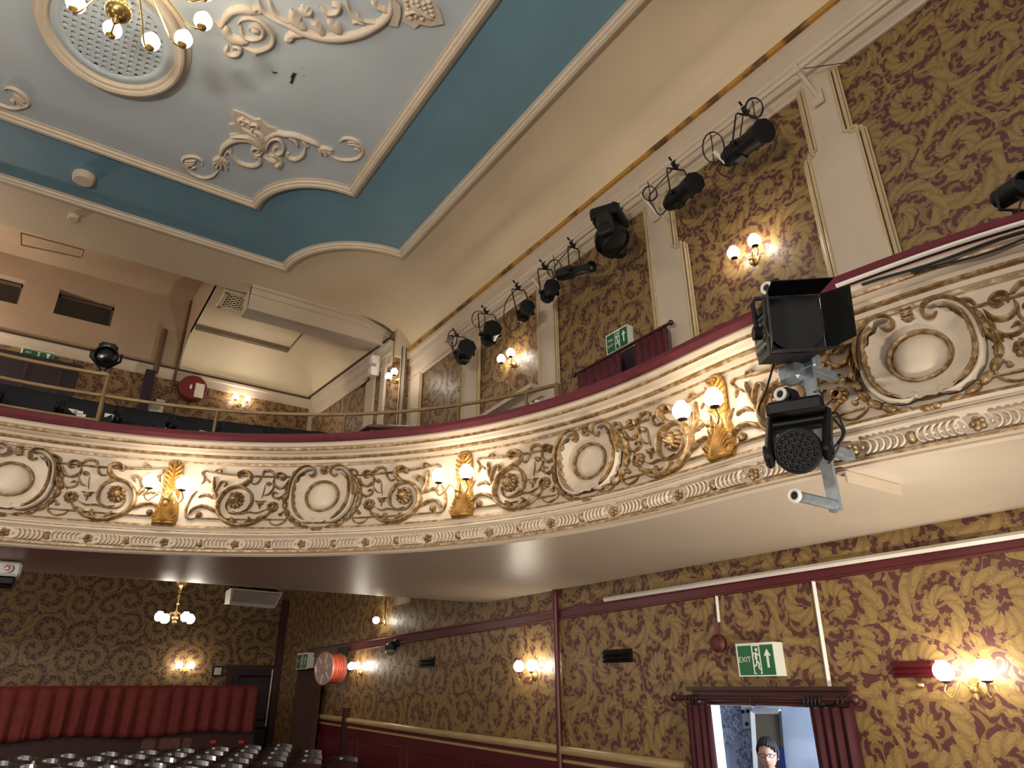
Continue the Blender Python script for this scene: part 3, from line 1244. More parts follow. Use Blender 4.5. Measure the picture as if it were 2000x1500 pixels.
def pilaster(left, right):
    """left / right: lists of (y, z) from top to bottom on the right wall; right is nearer the stage"""
    mb = MB()
    poly = [(XW - .03, y, H(z)) for y, z in left] + [(XW - .03, y, H(z)) for y, z in right[::-1]]
    mb.ngon(poly, thick=(.05, 0, 0))
    for edge, sg in ((left, 1), (right, -1)):
        for off, rad, dx in ((.012, .014, .036), (.05, .017, .03), (.075, .010, .02)):
            pts = []
            for i, (y, z) in enumerate(edge):
                pts.append((XW - dx, y + sg * off, H(z - (off if 0 < i < len(edge) - 1 and i == 1 else off if i == 2 and len(edge) == 4 else 0) * 1)))
            for a, b_ in zip(pts[:-1], pts[1:]):
                mb.tube([a, b_], rad, 6, mat=1)
    return trim(mb, [CREAM, PANELM], 40)


pilaster([(2.34, 5.13), (2.34, 4.39), (2.42, 4.39), (2.42, 1.2)], [(2.09, 5.13), (2.09, 4.39), (1.99, 4.39), (1.99, 1.2)])
pilaster([(4.39, 5.13), (4.39, 1.2)], [(4.10, 5.13), (4.10, 4.37), (3.98, 4.37), (3.98, 1.2)])
pilaster([(6.49, 5.13), (6.49, 1.2)], [(6.20, 5.13), (6.20, 1.2)])
pilaster([(8.50, 5.13), (8.50, 1.2)], [(8.12, 5.13), (8.12, 1.2)])
pilaster([(10.45, 5.13), (10.45, 1.2)], [(10.06, 5.13), (10.06, 1.2)])
# rear pilasters and panel edges on the side wall of the circle
mb = MB()
for px, wpx in ((722, 16), (742, 8)):
    a = onX(px, 760, 4.55)
    y = a.y
    x = xr_at(y)
    wd = .022 * wpx
    mb.box((x - .015, y, H(4.2)), (.05, wd, 3.4))
mb.box((XR1 - .01, YU - .02, H(4.0)), (.12, .1, 3.6))
trim(mb, CREAM, 0)
mb = MB()
mb.box((4.82, 10.47, H(4.6)), (.10, .06, 2.9))
trim(mb, CREAM, 0)

trim(MB().box((4.82, 10.46, H(5.86)), (.37, .09, .62)), CREAM, 0)
# lower right wall: picture board, dado rail and wainscot
b0, b1 = onX(600, 1269, XW - .02), onX(2000, 1047, XW - .02)
c0, c1 = onX(600, 1284, XW - .02), onX(2000, 1070, XW - .02)
e0, e1 = b0 + (b1 - b0) * 1.12, c0 + (c1 - c0) * 1.12
mb = MB()
mb.ngon([b0, e0, e1, c0], thick=(.03, 0, 0))
mb.tube([b0, e0], .013, 6).tube([c0, e1], .011, 6)
trim(mb, MAROON, 30)
d0, d1 = onX(622, 1399, XW - .03), onX(1345, 1499, XW - .03)
DADO = mat('dado_rail_gold_paint', srgb(168, 144, 102), .3, var=.1, vscale=4)
dd = (d1 - d0).normalized()
dE = d1 + dd * -0.0


def dado_z(y):
    return d0.z + (d1.z - d0.z) * (y - d0.y) / (d1.y - d0.y)


def on_dado(y, x, dz):
    return Vector((x, y, dado_z(y) + dz))


for ya, yb in ((d0.y, DY1 + .28), (DY0 - .25, -2.5)):
    mb = MB()
    mb.tube([on_dado(ya, XW - .02, 0), on_dado(yb, XW - .02, 0)], .045, 10)
    mb.tube([on_dado(ya, XW - .015, -.10), on_dado(yb, XW - .015, -.10)], .02, 6)
    trim(mb, DADO, 40)
    mb = MB()
    mb.ngon([on_dado(ya, XW - .02, -.05), on_dado(yb, XW - .02, -.05), Vector((XW - .02, yb, -.1)), Vector((XW - .02, ya, -.1))], thick=(.04, 0, 0))
    n_ = max(2, int(abs(ya - yb) / 1.55))
    for i in range(n_):
        y0 = ya + (yb - ya) * (i + .06) / n_
        y1 = ya + (yb - ya) * (i + .94) / n_
        zz0, zz1 = dado_z(y0) - .26, dado_z(y1) - .26
        fr = [(y0, zz0), (y1, zz1), (y1, .12), (y0, .12)]
        for k in range(4):
            a, b_ = fr[k], fr[(k + 1) % 4]
            mb.tube([(XW - .025, a[0], a[1]), (XW - .025, b_[0], b_[1])], .017, 6)
    trim(mb, MAROON, 30)

# architrave and corridor behind the doorway
ARCH = mat('dark_architrave_paint', srgb(58, 22, 22), .4, var=.1)
mb = MB()
for y in (DY0 - .05, DY1 + .05):
    mb.box((XW - .02, y, (DZ1 - .3) / 2), (.06, .11, DZ1 + .3))
mb.box((XW - .02, (DY0 + DY1) / 2, DZ1 + .05), (.07, DY1 - DY0 + .22, .11))
mb.box((XW - .04, (DY0 + DY1) / 2, DZ1 + .115), (.10, DY1 - DY0 + .3, .03))
trim(mb, ARCH, 0)
FLC = -.30
WHITEW = mat('white_washed_wall', srgb(205, 214, 228), .6, var=.05, vscale=4, bump=.15, bscale=12)
slab('floor_corridor', [(XW - .02, 2.0, FLC), (8.2, 2.0, FLC), (8.2, 8, FLC), (XW - .02, 8, FLC)], (0, 0, -.1), CARPET)
slab('wall_corridor_back', [(7.45, 2.0, FLC), (7.45, 8, FLC), (7.45, 8, 2.9), (7.45, 2.0, 2.9)], (.2, 0, 0), WHITEW)
slab('ceiling_corridor', [(XW + .12, 2.0, DZ1 + .05), (7.5, 2.0, DZ1 + .05), (7.5, 8, DZ1 + .05), (XW + .12, 8, DZ1 + .05)], (0, 0, .1), WHITEW)
slab('wall_corridor_side', [(XW + .2, DY1 + 2.7, FLC), (7.5, DY1 + 2.7, FLC), (7.5, DY1 + 2.7, 2.9), (XW + .2, DY1 + 2.7, 2.9)], (0, .2, 0), WHITEW)
slab('wall_corridor_near', [(XW + .2, DY0 - .9, FLC), (7.5, DY0 - .9, FLC), (7.5, DY0 - .9, 2.9), (XW + .2, DY0 - .9, 2.9)], (0, -.2, 0), WHITEW)
l = bpy.data.lights.new('corridor_daylight', 'AREA')
l.size, l.energy, l.color = .9, 95, (.70, .82, 1.0)
lo = bpy.data.objects.new('corridor_daylight', l)
COL.objects.link(lo)
lo.location = (6.2, DY0 - .6, 1.4)
lo.rotation_euler = Vector((.15, 1, .05)).to_track_quat('-Z', 'Y').to_euler()
# corridor details: bare rubble patch, white bracket board, door with frame, blue poster
STONE = mat('rubble_stone', srgb(110, 116, 130), .85, col2=srgb(206, 210, 220), thr=(.35, .65), vscale=30, bump=.9, bscale=26)
mb = MB()
mb.box((XW + .07, DY1 - .006, DZ1 / 2 - .1), (.12, .012, DZ1 + .2)).box((XW + .07, DY0 + .006, DZ1 / 2 - .1), (.12, .012, DZ1 + .2)).box((XW + .07, (DY0 + DY1) / 2, DZ1 - .006), (.12, DY1 - DY0, .012))
trim(mb, WHITEW, 0)
pts = [onX(q[0], q[1], 7.38) for q in ((1398, 1377), (1445, 1377), (1447, 1420), (1468, 1428), (1470, 1450), (1476, 1530), (1442, 1530), (1436, 1462), (1428, 1455), (1408, 1450), (1405, 1405))]
st = MB().ngon(pts, thick=(.05, 0, 0)).build('stone_patch', STONE, smooth=0, loc=pts[0])
tag(st, 'bare rubble stone patch left in the white corridor wall', 'stonework')
pts = [onX(q[0], q[1], 7.32) for q in ((1447, 1377), (1468, 1377), (1470, 1422), (1452, 1424))]
bb_ = MB().ngon(pts, thick=(.05, 0, 0))
for q in ((1451, 1390), (1461, 1389), (1459, 1414)):
    p = onX(q[0], q[1], 7.315)
    bb_.cyl(p, p + Vector((-.012, 0, 0)), .022, mat=1, n=8)
tag(bb_.build('bolted_plate', [WHITE, BLACK], smooth=0, loc=pts[0]), 'white bolted plate at the head of the rubble patch', 'plate')
# corridor door: recess panel, white frame
dr = struct(MB().ngon([onX(q[0], q[1], 7.30) for q in ((1471, 1391), (1522, 1391), (1535, 1560), (1481, 1560))], thick=(.04, 0, 0)).build('door_1', mat('tan_door_panel', srgb(120, 106, 84), .5, var=.1, vscale=3), smooth=0))
fr = MB()
P = [onX(q[0], q[1], 7.28) for q in ((1470, 1389), (1523, 1389), (1536, 1560))]
fr.tube([P[0], P[1]], .03, 4).tube([P[1], P[2]], .018, 4, mat=1).tube([onX(1469, 1389, 7.28), onX(1479, 1560, 7.28)], .035, 4)
fr.build('door_frame', [WHITE, BLACK], dr, smooth=0)
pp = [onX(q[0], q[1], 7.24) for q in ((1519, 1459), (1530, 1459), (1538, 1530), (1526, 1530))]
po = MB().ngon(pp, thick=(.01, 0, 0)).build('poster', mat('blue_poster', srgb(34, 52, 110), .5), smooth=0, loc=pp[0])
tag(po, 'blue poster with white lettering behind the person in the doorway', 'poster')

# ================================================================== lamps
GLOW = mat('lit_opal_globe', (1, .9, .74, 1), .25, emit=((1.0, .91, .75, 1), GLOBE_POWER), var=0)
GLOW_C = mat('lit_chandelier_globe', (1, .9, .74, 1), .25, emit=((1.0, .89, .70, 1), GLOBE_POWER * .42), var=0)
CUP = mat('dark_bronze_cup', srgb(58, 44, 28), .35, metal=.7)


def globe_on(mbg, mbc, c, r, up=Vector((0, 0, 1))):
    c = Vector(c)
    prof = []
    for i in range(13):
        t = -PI / 2 + .32 + (PI - .32 - .42) * i / 12
        prof.append((r * math.cos(t), r * math.sin(t)))
    prof.append((r * .52, r * 1.02))
    prof.append((r * .46, r * 1.0))
    mbg.lathe(prof, c, up, 18)
    mbc.lathe([(r * .12, -r * 1.22), (r * .2, -r * 1.15), (r * .5, -r * 1.06), (r * .56, -r * .93), (r * .3, -r * .9)], c, up, 14)


def wall_sconce(label, group, r=.060, spread=.118, out=.14, lift=.095, metal=None):
    """two-arm bracket lamp, wall in the xz plane, +y into the room"""
    t = thing('wall_sconce', label, 'wall lamp', (0, 0, 0), group)
    b = MB().lathe([(.0, 0), (.05, 0), (.055, .012), (.03, .03), (.022, .05), (.0, .055)], (0, 0, 0), (0, 1, 0), 16)
    b.ball((0, .06, -.01), .026, n=10, m=8).lathe([(.004, -.06), (.014, -.05), (.02, -.03), (.012, -.01)], (0, .06, -.02), (0, 0, 1), 10)
    b.build('backplate', metal or BRASS_D, t)
    for s in (-1, 1):
        a = MB()
        pts = smooth_path([(s * .015, .06, -.01), (s * .05, .09, .035), (s * .085, .11, -.015), (s * spread * .95, out * .9, -.055), (s * (spread + .02), out, -.02), (s * spread, out, lift - r * 1.15)], 6)
        a.tube(pts, .0065, 6)
        arm = a.build('arm', metal or BRASS_D, t)
        g, c = MB(), MB()
        globe_on(g, c, (s * spread, out, lift), r)
        g.build('globe', GLOW, arm, smooth=60)
        c.build('cup', CUP, arm)
    return t


RZ_R, RZ_B = PI / 2, PI
sc_proto = wall_sconce('two-globe brass wall lamp beside the maroon vent, lower right corner', 'two-globe wall lamps')


def sconce_at(p, rz, label, first=[True]):
    o = sc_proto if first[0] else dup(sc_proto)
    first[0] = False
    return place(o, p, rz, label)


def R_(px, py, x=XW):
    return onX(px, py, x)


S = .095     # the globes sit this much above the backplate
sconce_at(onX(1911, 1343, XW), RZ_R, 'two-globe brass wall lamp beside the maroon vent, lower right corner')
sconce_at(onX(1045, 1319, XW), RZ_R, 'two-globe wall lamp just left of the tall dark pipe, under the circle')
sconce_at(onX(706, 1313, XW), RZ_R, 'two-globe wall lamp next to the orange hose reel')
sconce_at(onY(358, 1310, YB), RZ_B, 'two-globe wall lamp on the stalls back wall above the red curtain')
sconce_at(onX(1474, 508, XW), RZ_R, 'two-globe wall lamp on the upper wall nearest the stage, below the stage lights')
sconce_at(onX(1004, 712, XW), RZ_R, 'two-globe wall lamp on the upper wall above the grey radiator')
sconce_at(onX(778, 744, 4.62), RZ_R, 'two-globe wall lamp by the thin pipes at the rear of the circle')
sconce_at(onY(467, 790, YU), RZ_B, 'two-globe wall lamp on the circle back wall right of the red disc')

# single lamp high on the rear stalls wall
t = thing('wall_lamp', 'single bare globe wall lamp above the maroon board', 'wall lamp', onX(752, 1216, XW))
p = Vector(t.location)
MB().lathe([(.0, 0), (.05, 0), (.05, .02), (.02, .03)], p, (-1, 0, 0), 14).build('backplate', BRASS_D, t)
MB().tube([p, p + Vector((-.10, 0, -.02)), p + Vector((-.15, 0, 0))], .008, 6).tube([p + Vector((-.01, 0, 0)), p + Vector((-.01, 0, .55))], .008, 5).build('arm', CUP, t)
MB().ball(p + Vector((-.16, .0, .03)), .055).build('globe', GLOW, t)

# balcony lamps: two globes each side of a console
lab = ['two-globe gilt lamp on the leftmost console of the circle front', 'two-globe gilt lamp on the middle console of the circle front', 'two-globe gilt lamp on the right console of the circle front']
bs = wall_sconce(lab[0], 'circle front lamps', r=.057, spread=.125, out=.15, lift=.10, metal=BRASS_D)
CONS_L = [CONS[1], CONS[2], CONS[0] + 2 * step]
for i, u in enumerate([CONS[0]] + CONS_L):
    p, n_ = bpt(u)
    o = bs if i == 0 else dup(bs)
    q = p + n_ * .03
    place(o, (q.x, q.y, H(1.462)), math.atan2(-n_.x, n_.y), (lab + ['two-globe gilt lamp on the console beyond the left edge'])[i])


# chandeliers
def chandelier(name, label, c, n, rad, r, drop, top_z, ring2=None, chain=True, rot=0.0, gz=0.0, glow=None):
    t = thing(name, label, 'chandelier', c)
    c = Vector(c)
    b = MB()
    b.ball(c, rad * .17, n=20, m=12, sq=(1, 1, .9))
    b.lathe([(.012, -rad * .17 - .05), (.03, -rad * .17 - .02), (.02, -rad * .15)], c, (0, 0, 1), 12)
    b.lathe([(rad * .07, rad * .12), (rad * .04, rad * .25), (rad * .10, rad * .34), (rad * .035, rad * .45), (rad * .03, rad * .75), (rad * .09, rad * .82), (rad * .03, rad * .9), (rad * .02, rad * 1.1)], c, (0, 0, 1), 16)
    b.build('stem', BRASS, t)
    h = MB()
    z = c.z + rad * 1.1
    k = 0
    while z < top_z - .04:
        a = PI / 2 * (k % 2)
        pts = [(c.x + .014 * math.cos(q) * math.cos(a), c.y + .014 * math.cos(q) * math.sin(a), z + .022 + .026 * math.sin(q)) for q in [2 * PI * j / 8 for j in range(9)]]
        h.tube(pts, .004, 5)
        z += .042
        k += 1
    h.lathe([(.01, -.09), (.03, -.07), (.07, -.03), (.075, 0)], (c.x, c.y, top_z), (0, 0, 1), 16)
    h.build('chain', BRASS, t)
    rings = [(n, rad, gz, rot)]
    if ring2:
        rings.append((ring2[0], ring2[1], ring2[2], rot + ring2[3]))
    for cnt, rd, dz, ph in rings:
        for i in range(cnt):
            a = ph + 2 * PI * i / cnt
            d = Vector((math.cos(a), math.sin(a), 0))
            e = c + d * rd + Vector((0, 0, dz))
            am = MB()
            pts = smooth_path([c + d * rad * .08 + Vector((0, 0, rad * .22 + dz * .8)), c + d * rd * .3 + Vector((0, 0, rad * .28 + dz * .8)), c + d * rd * .55 + Vector((0, 0, dz)), c + d * rd * .82 + Vector((0, 0, -rad * .22 + dz)), c + d * rd * .985 + Vector((0, 0, -rad * .17 + dz)), e + Vector((0, 0, -r * 1.1))], 6)
            am.tube(pts, .009 if r > .07 else .007, 6)
            arm = am.build('arm', BRASS, t)
            g, cu = MB(), MB()
            globe_on(g, cu, e, r)
            g.build('globe', glow or GLOW_C, arm, smooth=60)
            cu.build('cup', BRASS_D, arm)
    return t


cc = Vector((-.425, 4.97, H(5.04)))
chandelier('chandelier', 'large brass chandelier of opal globes under the round ceiling vent', cc, 12, .60, .077, 0, ZC - .012, ring2=(4, .30, .62, .5), rot=math.radians(5), gz=.36)
cl = onY(342, 1207, 11.2)
chandelier('chandelier', 'small brass chandelier hanging under the circle', cl, 4, .24, .066, 0, soff(11.2) - .01, rot=.42, glow=GLOW)

# ================================================================== things on the ceiling
ZG = ZC - .012


def cpt(px, py, z=ZG):
    p = onZ(px, py, z)
    return (p.x, p.y)


def cxf(mirror=False, z=ZG):
    if mirror:
        return lambda u, v, w_: (2 * BCX - u, v, z - w_)
    return lambda u, v, w_: (u, v, z - w_)


OVX, OVY, OVA, OVB_ = -.53, 6.50, .71, .82
t = thing('ceiling_vent', 'oval moulded ceiling vent with lattice of square holes above the chandelier', 'ceiling vent', (OVX, OVY, ZG))
n = 56


def oval_rings(mb, prof, mat=0):
    vs, fs = [], []
    for s_, dz in prof:
        for k in range(n):
            a = 2 * PI * k / n
            vs.append((OVX + OVA * s_ * math.cos(a), OVY + OVB_ * s_ * math.sin(a), ZG - dz))
    for i in range(len(prof) - 1):
        for k in range(n):
            fs.append((i * n + k, i * n + (k + 1) % n, (i + 1) * n + (k + 1) % n, (i + 1) * n + k))
    mb.add(vs, fs, mat)


mb = MB()
oval_rings(mb, [(1.03, 0), (1.03, .02), (1.0, .03), (.97, .03), (.955, .02)])
oval_rings(mb, [(.955, .004), (.955, .06), (.965, .10), (.955, .125), (.92, .135), (.88, .12), (.87, .105), (.83, .10), (.82, .085), (.82, .02)])
mb.build('vent_frame', MOULD, t, smooth=35)
mb = MB()
oval_rings(mb, [(.82, .05), (.76, .07), (.72, .075), (.68, .065), (.66, .05)])
mb.build('inner_collar', GREY, t, smooth=40)
mb = MB()
oval_rings(mb, [(.69, .004), (.0001, .004)])
mb.build('vent_cavity', mat('black_cavity', (.008, .008, .008, 1), .9), t)
mb = MB()
q = .078
for i in range(-9, 10):
    x = i * q
    s_ = 1 - (x / (OVA * .68)) ** 2
    if s_ > .02:
        L_ = OVB_ * .68 * math.sqrt(s_)
        mb.box((OVX + x, OVY, ZG - .032), (.036, 2 * L_, .05))
for i in range(-9, 10):
    y = i * q
    s_ = 1 - (y / (OVB_ * .68)) ** 2
    if s_ > .02:
        L_ = OVA * .68 * math.sqrt(s_)
        mb.box((OVX, OVY + y, ZG - .033), (2 * L_, .036, .05))
mb.build('lattice', GREY, t, smooth=0)

ORN = mat('ceiling_ornament_paint', srgb(208, 192, 172), .55, var=.05, vscale=15, bump=.06, bscale=80)


def corner_ornament(mirror, label):
    P = lambda *q: [cpt(340 + a / 5, 200 + b / 5) for a, b in q]
    p1 = lambda a, b: cpt(340 + a / 5, 200 + b / 5)
    xf = cxf(mirror)
    ctr = xf(*p1(900, 420), 0)
    g = MB(xf)
    pl = P((580, 60), (690, 100), (780, 152), (845, 150), (915, 222), (985, 235), (1030, 290), (960, 330), (880, 440), (800, 380), (700, 330), (560, 330), (545, 300), (640, 290), (535, 205), (600, 190), (558, 120))
    k = len(pl)
    g.add([(x, y, .0) for x, y in pl] + [(x, y, .03) for x, y in pl], [[k + i for i in range(k)]] + [(i, (i + 1) % k, k + (i + 1) % k, k + i) for i in range(k)])
    S = lambda q, wd, h, **kw: g.stroke(P(*q), wd, h, **kw)
    S(((445, 650), (380, 710), (290, 730), (180, 690), (110, 620), (80, 560), (130, 525), (210, 525), (270, 560), (282, 600), (262, 600)), [.014, .018, .022, .022, .014], .035)
    for q in (((100, 560), (150, 560), (220, 555)), ((100, 590), (150, 585), (215, 575)), ((115, 615), (150, 605), (200, 590)), ((175, 640), (195, 620), (215, 635))):
        S(q, [.012, .022, .006], .04)
    for q in ((380, 600), (410, 640), (460, 655), (525, 655), (535, 590), (375, 560)):
        S(((462, 520), ((462 + q[0]) / 2, (520 + q[1]) / 2), q), [.012, .026, .014], .045, lobes=3, lobe=.25)
    S(((450, 520), (478, 440), (540, 385), (620, 357), (720, 360), (800, 400), (872, 465)), [.025, .034, .04, .035, .03], .05)
    S(((545, 500), (520, 470), (500, 520), (530, 540)), .018, .03)
    S(((870, 470), (815, 500), (765, 470), (775, 430), (820, 430), (835, 465), (800, 478)), .022, .055)
    S(((560, 420), (560, 490), (610, 560), (690, 600), (780, 612), (838, 580), (830, 530), (780, 540)), [.018, .030, .034, .034, .02], .045, lobes=12, lobe=.2)
    for q in (((872, 450), (780, 350), (680, 312), (550, 315)), ((872, 430), (800, 345), (700, 290)), ((870, 410), (790, 300), (660, 215)), ((880, 380), (850, 290), (780, 250))):
        S(q, [.03, .03, .012], .05, base=.02)
    for i in range(16):
        a = (i * 37) % 100 / 100
        c = p1(640 + 230 * a + 18 * math.sin(i * 5), 135 + 190 * a + 26 * math.cos(i * 3.3))
        g.dome(*c, .026, .022, .035, base=.025, n=8, m=3, ang=i)
    for q in (((640, 130), (690, 150), (720, 200)), ((680, 150), (740, 170), (760, 220)), ((740, 190), (800, 190), (830, 230))):
        S(q, .016, .05, base=.02)
    S(((885, 480), (885, 390), (925, 330), (1000, 290), (1080, 302), (1180, 312), (1290, 350), (1400, 400), (1440, 455)), [.03, .04, .045, .04, .034, .026], .055)
    S(((905, 480), (905, 410), (950, 345), (1020, 335), (1070, 400), (1060, 465), (1010, 485), (970, 450), (1000, 415), (1030, 440)), [.016, .02, .022, .02, .018], .065)
    S(((1110, 320), (1180, 360), (1215, 430)), [.03, .03, .01], .05, lobes=5)
    S(((1250, 350), (1290, 400), (1320, 420)), [.03, .03, .01], .05, lobes=4)
    S(((1285, 410), (1262, 500), (1190, 547), (1120, 530), (1098, 490), (1130, 485)), [.014, .026, .032, .024], .045, lobes=10, lobe=.2)
    for q in ((1555, 455), (1545, 490), (1500, 515), (1440, 510), (1520, 440)):
        S(((1420, 430), ((1420 + q[0]) / 2, (430 + q[1]) / 2), q), [.014, .026, .012], .045, lobes=3, lobe=.25)
    S(((1500, 485), (1590, 540), (1700, 556), (1800, 535), (1842, 470), (1810, 390), (1740, 350), (1660, 345), (1620, 385), (1650, 412)), [.014, .02, .024, .024, .014], .035)
    for q in (((1830, 430), (1760, 400), (1700, 395)), ((1800, 390), (1740, 370), (1690, 375)), ((1820, 470), (1780, 440), (1760, 450))):
        S(q, [.012, .022, .006], .04)
    S(((870, 510), (940, 560), (1030, 612), (1045, 560), (1000, 510), (900, 500)), .03, .05)
    g.dome(*p1(970, 545), .075, .055, .085, n=14, ang=.3)
    g.dome(*p1(1010, 580), .05, .045, .10)
    o = g.build('ceiling_ornament', ORN, smooth=60, loc=ctr)
    return tag(o, label, 'plaster ornament', 'ceiling plaster ornaments')


corner_ornament(False, 'cream scrolled plaster ornament in the near corner of the grey ceiling panel')
corner_ornament(True, 'cream plaster scroll end just showing at the left edge of the ceiling')


def big_ornament():
    P = lambda *q: [cpt(400 + a / 4, b / 4) for a, b in q]
    p1 = lambda a, b: cpt(400 + a / 4, b / 4)
    xf = cxf()
    g = MB(xf)
    S = lambda q, wd, h, **kw: g.stroke(P(*q), wd, h, **kw)
    S(((75, 150), (125, 190), (160, 140), (210, 85), (290, 68), (370, 80), (430, 95)), [.02, .03, .04, .045, .05, .04], .05, lobes=10, lobe=.2)
    S(((430, 95), (440, 60), (400, 55), (380, 85)), .03, .05)
    S(((255, 185), (300, 138), (380, 132), (470, 180), (535, 270), (520, 345), (450, 385), (390, 392), (290, 355)), [.016, .022, .024, .026, .024, .03], .045)
    S(((280, 180), (300, 270), (370, 300), (440, 282), (455, 232), (410, 195), (360, 200), (345, 228)), .024, .045)
    g.dome(*p1(395, 225), .055, .045, .06)
    S(((170, 180), (172, 250), (220, 300), (340, 325)), [.03, .055, .07, .04], .05, lobes=8, lobe=.25)
    S(((185, 350), (165, 390), (205, 420), (262, 412), (278, 372), (240, 352), (215, 375)), .026, .05)
    g.dome(*p1(395, 410), .03, .024, .04)
    S(((420, -30), (440, 40), (480, 95), (560, 140), (650, 182), (760, 240), (900, 282), (1050, 290), (1200, 262), (1330, 200), (1420, 130), (1458, 50), (1445, -50)), [.02, .035, .045, .055, .05, .045, .05], .06, sm=7)
    S(((800, 262), (710, 258), (650, 290), (680, 330)), [.04, .05, .04, .02], .05, lobes=8, lobe=.25)
    S(((620, 290), (660, 300), (690, 275)), .03, .05)
    S(((680, 60), (710, 150), (800, 225)), [.03, .075, .03], .06, lobes=7, lobe=.25)
    S(((740, 40), (800, 90), (840, 80)), [.05, .06, .02], .06, lobes=5, lobe=.25)
    S(((960, 128), (1000, 180), (1070, 258)), [.03, .07, .03], .06, lobes=7, lobe=.25)
    S(((850, 145), (880, 200), (940, 270)), [.03, .06, .03], .06, lobes=6, lobe=.25)
    S(((900, 35), (960, 92), (1030, 85), (1052, 40), (1010, 25), (1000, 50)), .026, .055)
    S(((1100, -20), (1140, 90), (1240, 152), (1390, 175)), .020, .04)
    S(((1190, 90), (1215, 130), (1260, 160)), .016, .04)
    S(((1150, 175), (1190, 160), (1250, 185)), .018, .04)
    S(((500, -20), (530, 60), (590, 130), (680, 170)), .024, .05)
    S(((1310, -10), (1340, 40), (1390, 60), (1440, 90)), .03, .05, lobes=5)
    for pl in (((1465, -40), (1530, 30), (1530, 110), (1505, 192), (1440, 180), (1470, 100)), ((1530, -80), (1780, -10), (1835, 60), (1866, 168), (1760, 190), (1680, 172), (1640, 206), (1540, 150), (1560, 60))):
        q = P(*pl)
        k = len(q)
        g.add([(x, y, 0) for x, y in q] + [(x, y, .035) for x, y in q], [[k + i for i in range(k)]] + [(i, (i + 1) % k, k + (i + 1) % k, k + i) for i in range(k)])
    for i in range(22):
        c = p1(1570 + 220 * ((i * 29) % 22) / 22, -20 + 150 * ((i * 13) % 22) / 22)
        g.dome(*c, .032, .026, .035, base=.03, n=8, m=3, ang=i)
    S(((1600, 0), (1680, 60), (1790, 130)), .026, .06, base=.02)
    S(((1560, 90), (1640, 60), (1700, 100)), .026, .06, base=.02)
    o = g.build('ceiling_ornament', ORN, smooth=60, loc=xf(*p1(1000, 150), 0))
    return tag(o, 'large cream acanthus plaster ornament at the top edge of the grey ceiling panel', 'plaster ornament', 'ceiling plaster ornaments')


big_ornament()

# flaked plaster with a hole through it
g = MB()
HOLE = mat('dark_hole', (.012, .011, .01, 1), .9)
for pl, m_ in ((((568, 149), (573, 142), (579, 144), (575, 152), (573, 158), (571, 164), (566, 162), (569, 156)), 1), (((564, 163), (571, 166), (574, 160), (578, 150), (583, 142), (577, 141), (571, 140), (563, 152), (567, 154)), 0),
               (((529, 136), (534, 141), (543, 141), (540, 144), (533, 143)), 1), (((590, 130), (592, 132), (590, 137), (588, 134)), 0), (((593, 144), (597, 147), (594, 151), (590, 148)), 0)):
    q = [onZ(a, b, ZG - (.006 if m_ else .003)) for a, b in pl]
    g.ngon(q, m_)
o = g.build('plaster_damage', [mat('bare_plaster', srgb(176, 176, 168), .8), HOLE], smooth=0, loc=onZ(570, 150, ZG))
tag(o, 'dark hole and flaked plaster in the grey ceiling panel', 'ceiling damage')


def disc(name, px, py, z, r, h, label, m=WHITE, cat='detector'):
    p = onZ(px, py, z)
    o = MB().lathe([(r, 0), (r, -h * .45), (r * .93, -h * .55), (r * .9, -h * .9), (r * .8, -h), (0, -h)], p, (0, 0, 1), 24).build(name, m, smooth=30, loc=p)
    return tag(o, label, cat)


disc('ceiling_speaker', 165, 343, ZC - .006, .135, .10, 'large round cream fitting on the teal ceiling border', MOULD, 'ceiling fitting')
disc('smoke_detector', 145, 422, ZC, .075, .06, 'small round white detector beyond the teal ceiling border', MOULD)

# lattice grille in the vault
gp = [onZ(q[0], q[1], VZ1 - .02) for q in ((428, 597), (512, 613))]
t = thing('ceiling_grille', 'cream diamond lattice grille in the vault beside the beam', 'ceiling grille', gp[0])
x0, x1 = gp[0].x, gp[1].x
y1 = gp[0].y
y0 = y1 - .62
mb = MB()
for c, d in ((((x0 + x1) / 2, y1), (x1 - x0 + .1, .07)), (((x0 + x1) / 2, y0), (x1 - x0 + .1, .07)), ((x0, (y0 + y1) / 2), (.07, y1 - y0)), ((x1, (y0 + y1) / 2), (.07, y1 - y0))):
    mb.box((c[0], c[1], VZ1 - .03), (d[0], d[1], .06))
mb.build('frame', VAULT, t, smooth=0)
mb = MB().box(((x0 + x1) / 2, (y0 + y1) / 2, VZ1 - .012), (x1 - x0, y1 - y0, .008))
mb.build('cavity', MATS['black_cavity'], t, smooth=0)
mb = MB()
for sg in (-1, 1):
    for k in range(-9, 16):
        a = x0 + k * .105
        pa, pb = (a, y0 if sg > 0 else y1), (a + (y1 - y0), y1 if sg > 0 else y0)
        ta = max(0, (x0 - pa[0]) / (pb[0] - pa[0]))
        tb = min(1, (x1 - pa[0]) / (pb[0] - pa[0]))
        if tb - ta > .02:
            A, B = [(pa[0] + (pb[0] - pa[0]) * q, pa[1] + (pb[1] - pa[1]) * q, VZ1 - .03) for q in (ta, tb)]
            mb.tube([A, B], .014, 4)
mb.build('lattice', VAULT, t, smooth=0)

# ================================================================== stage lighting
def depth(p):
    return (Vector(p) - CAM).dot(FWD)


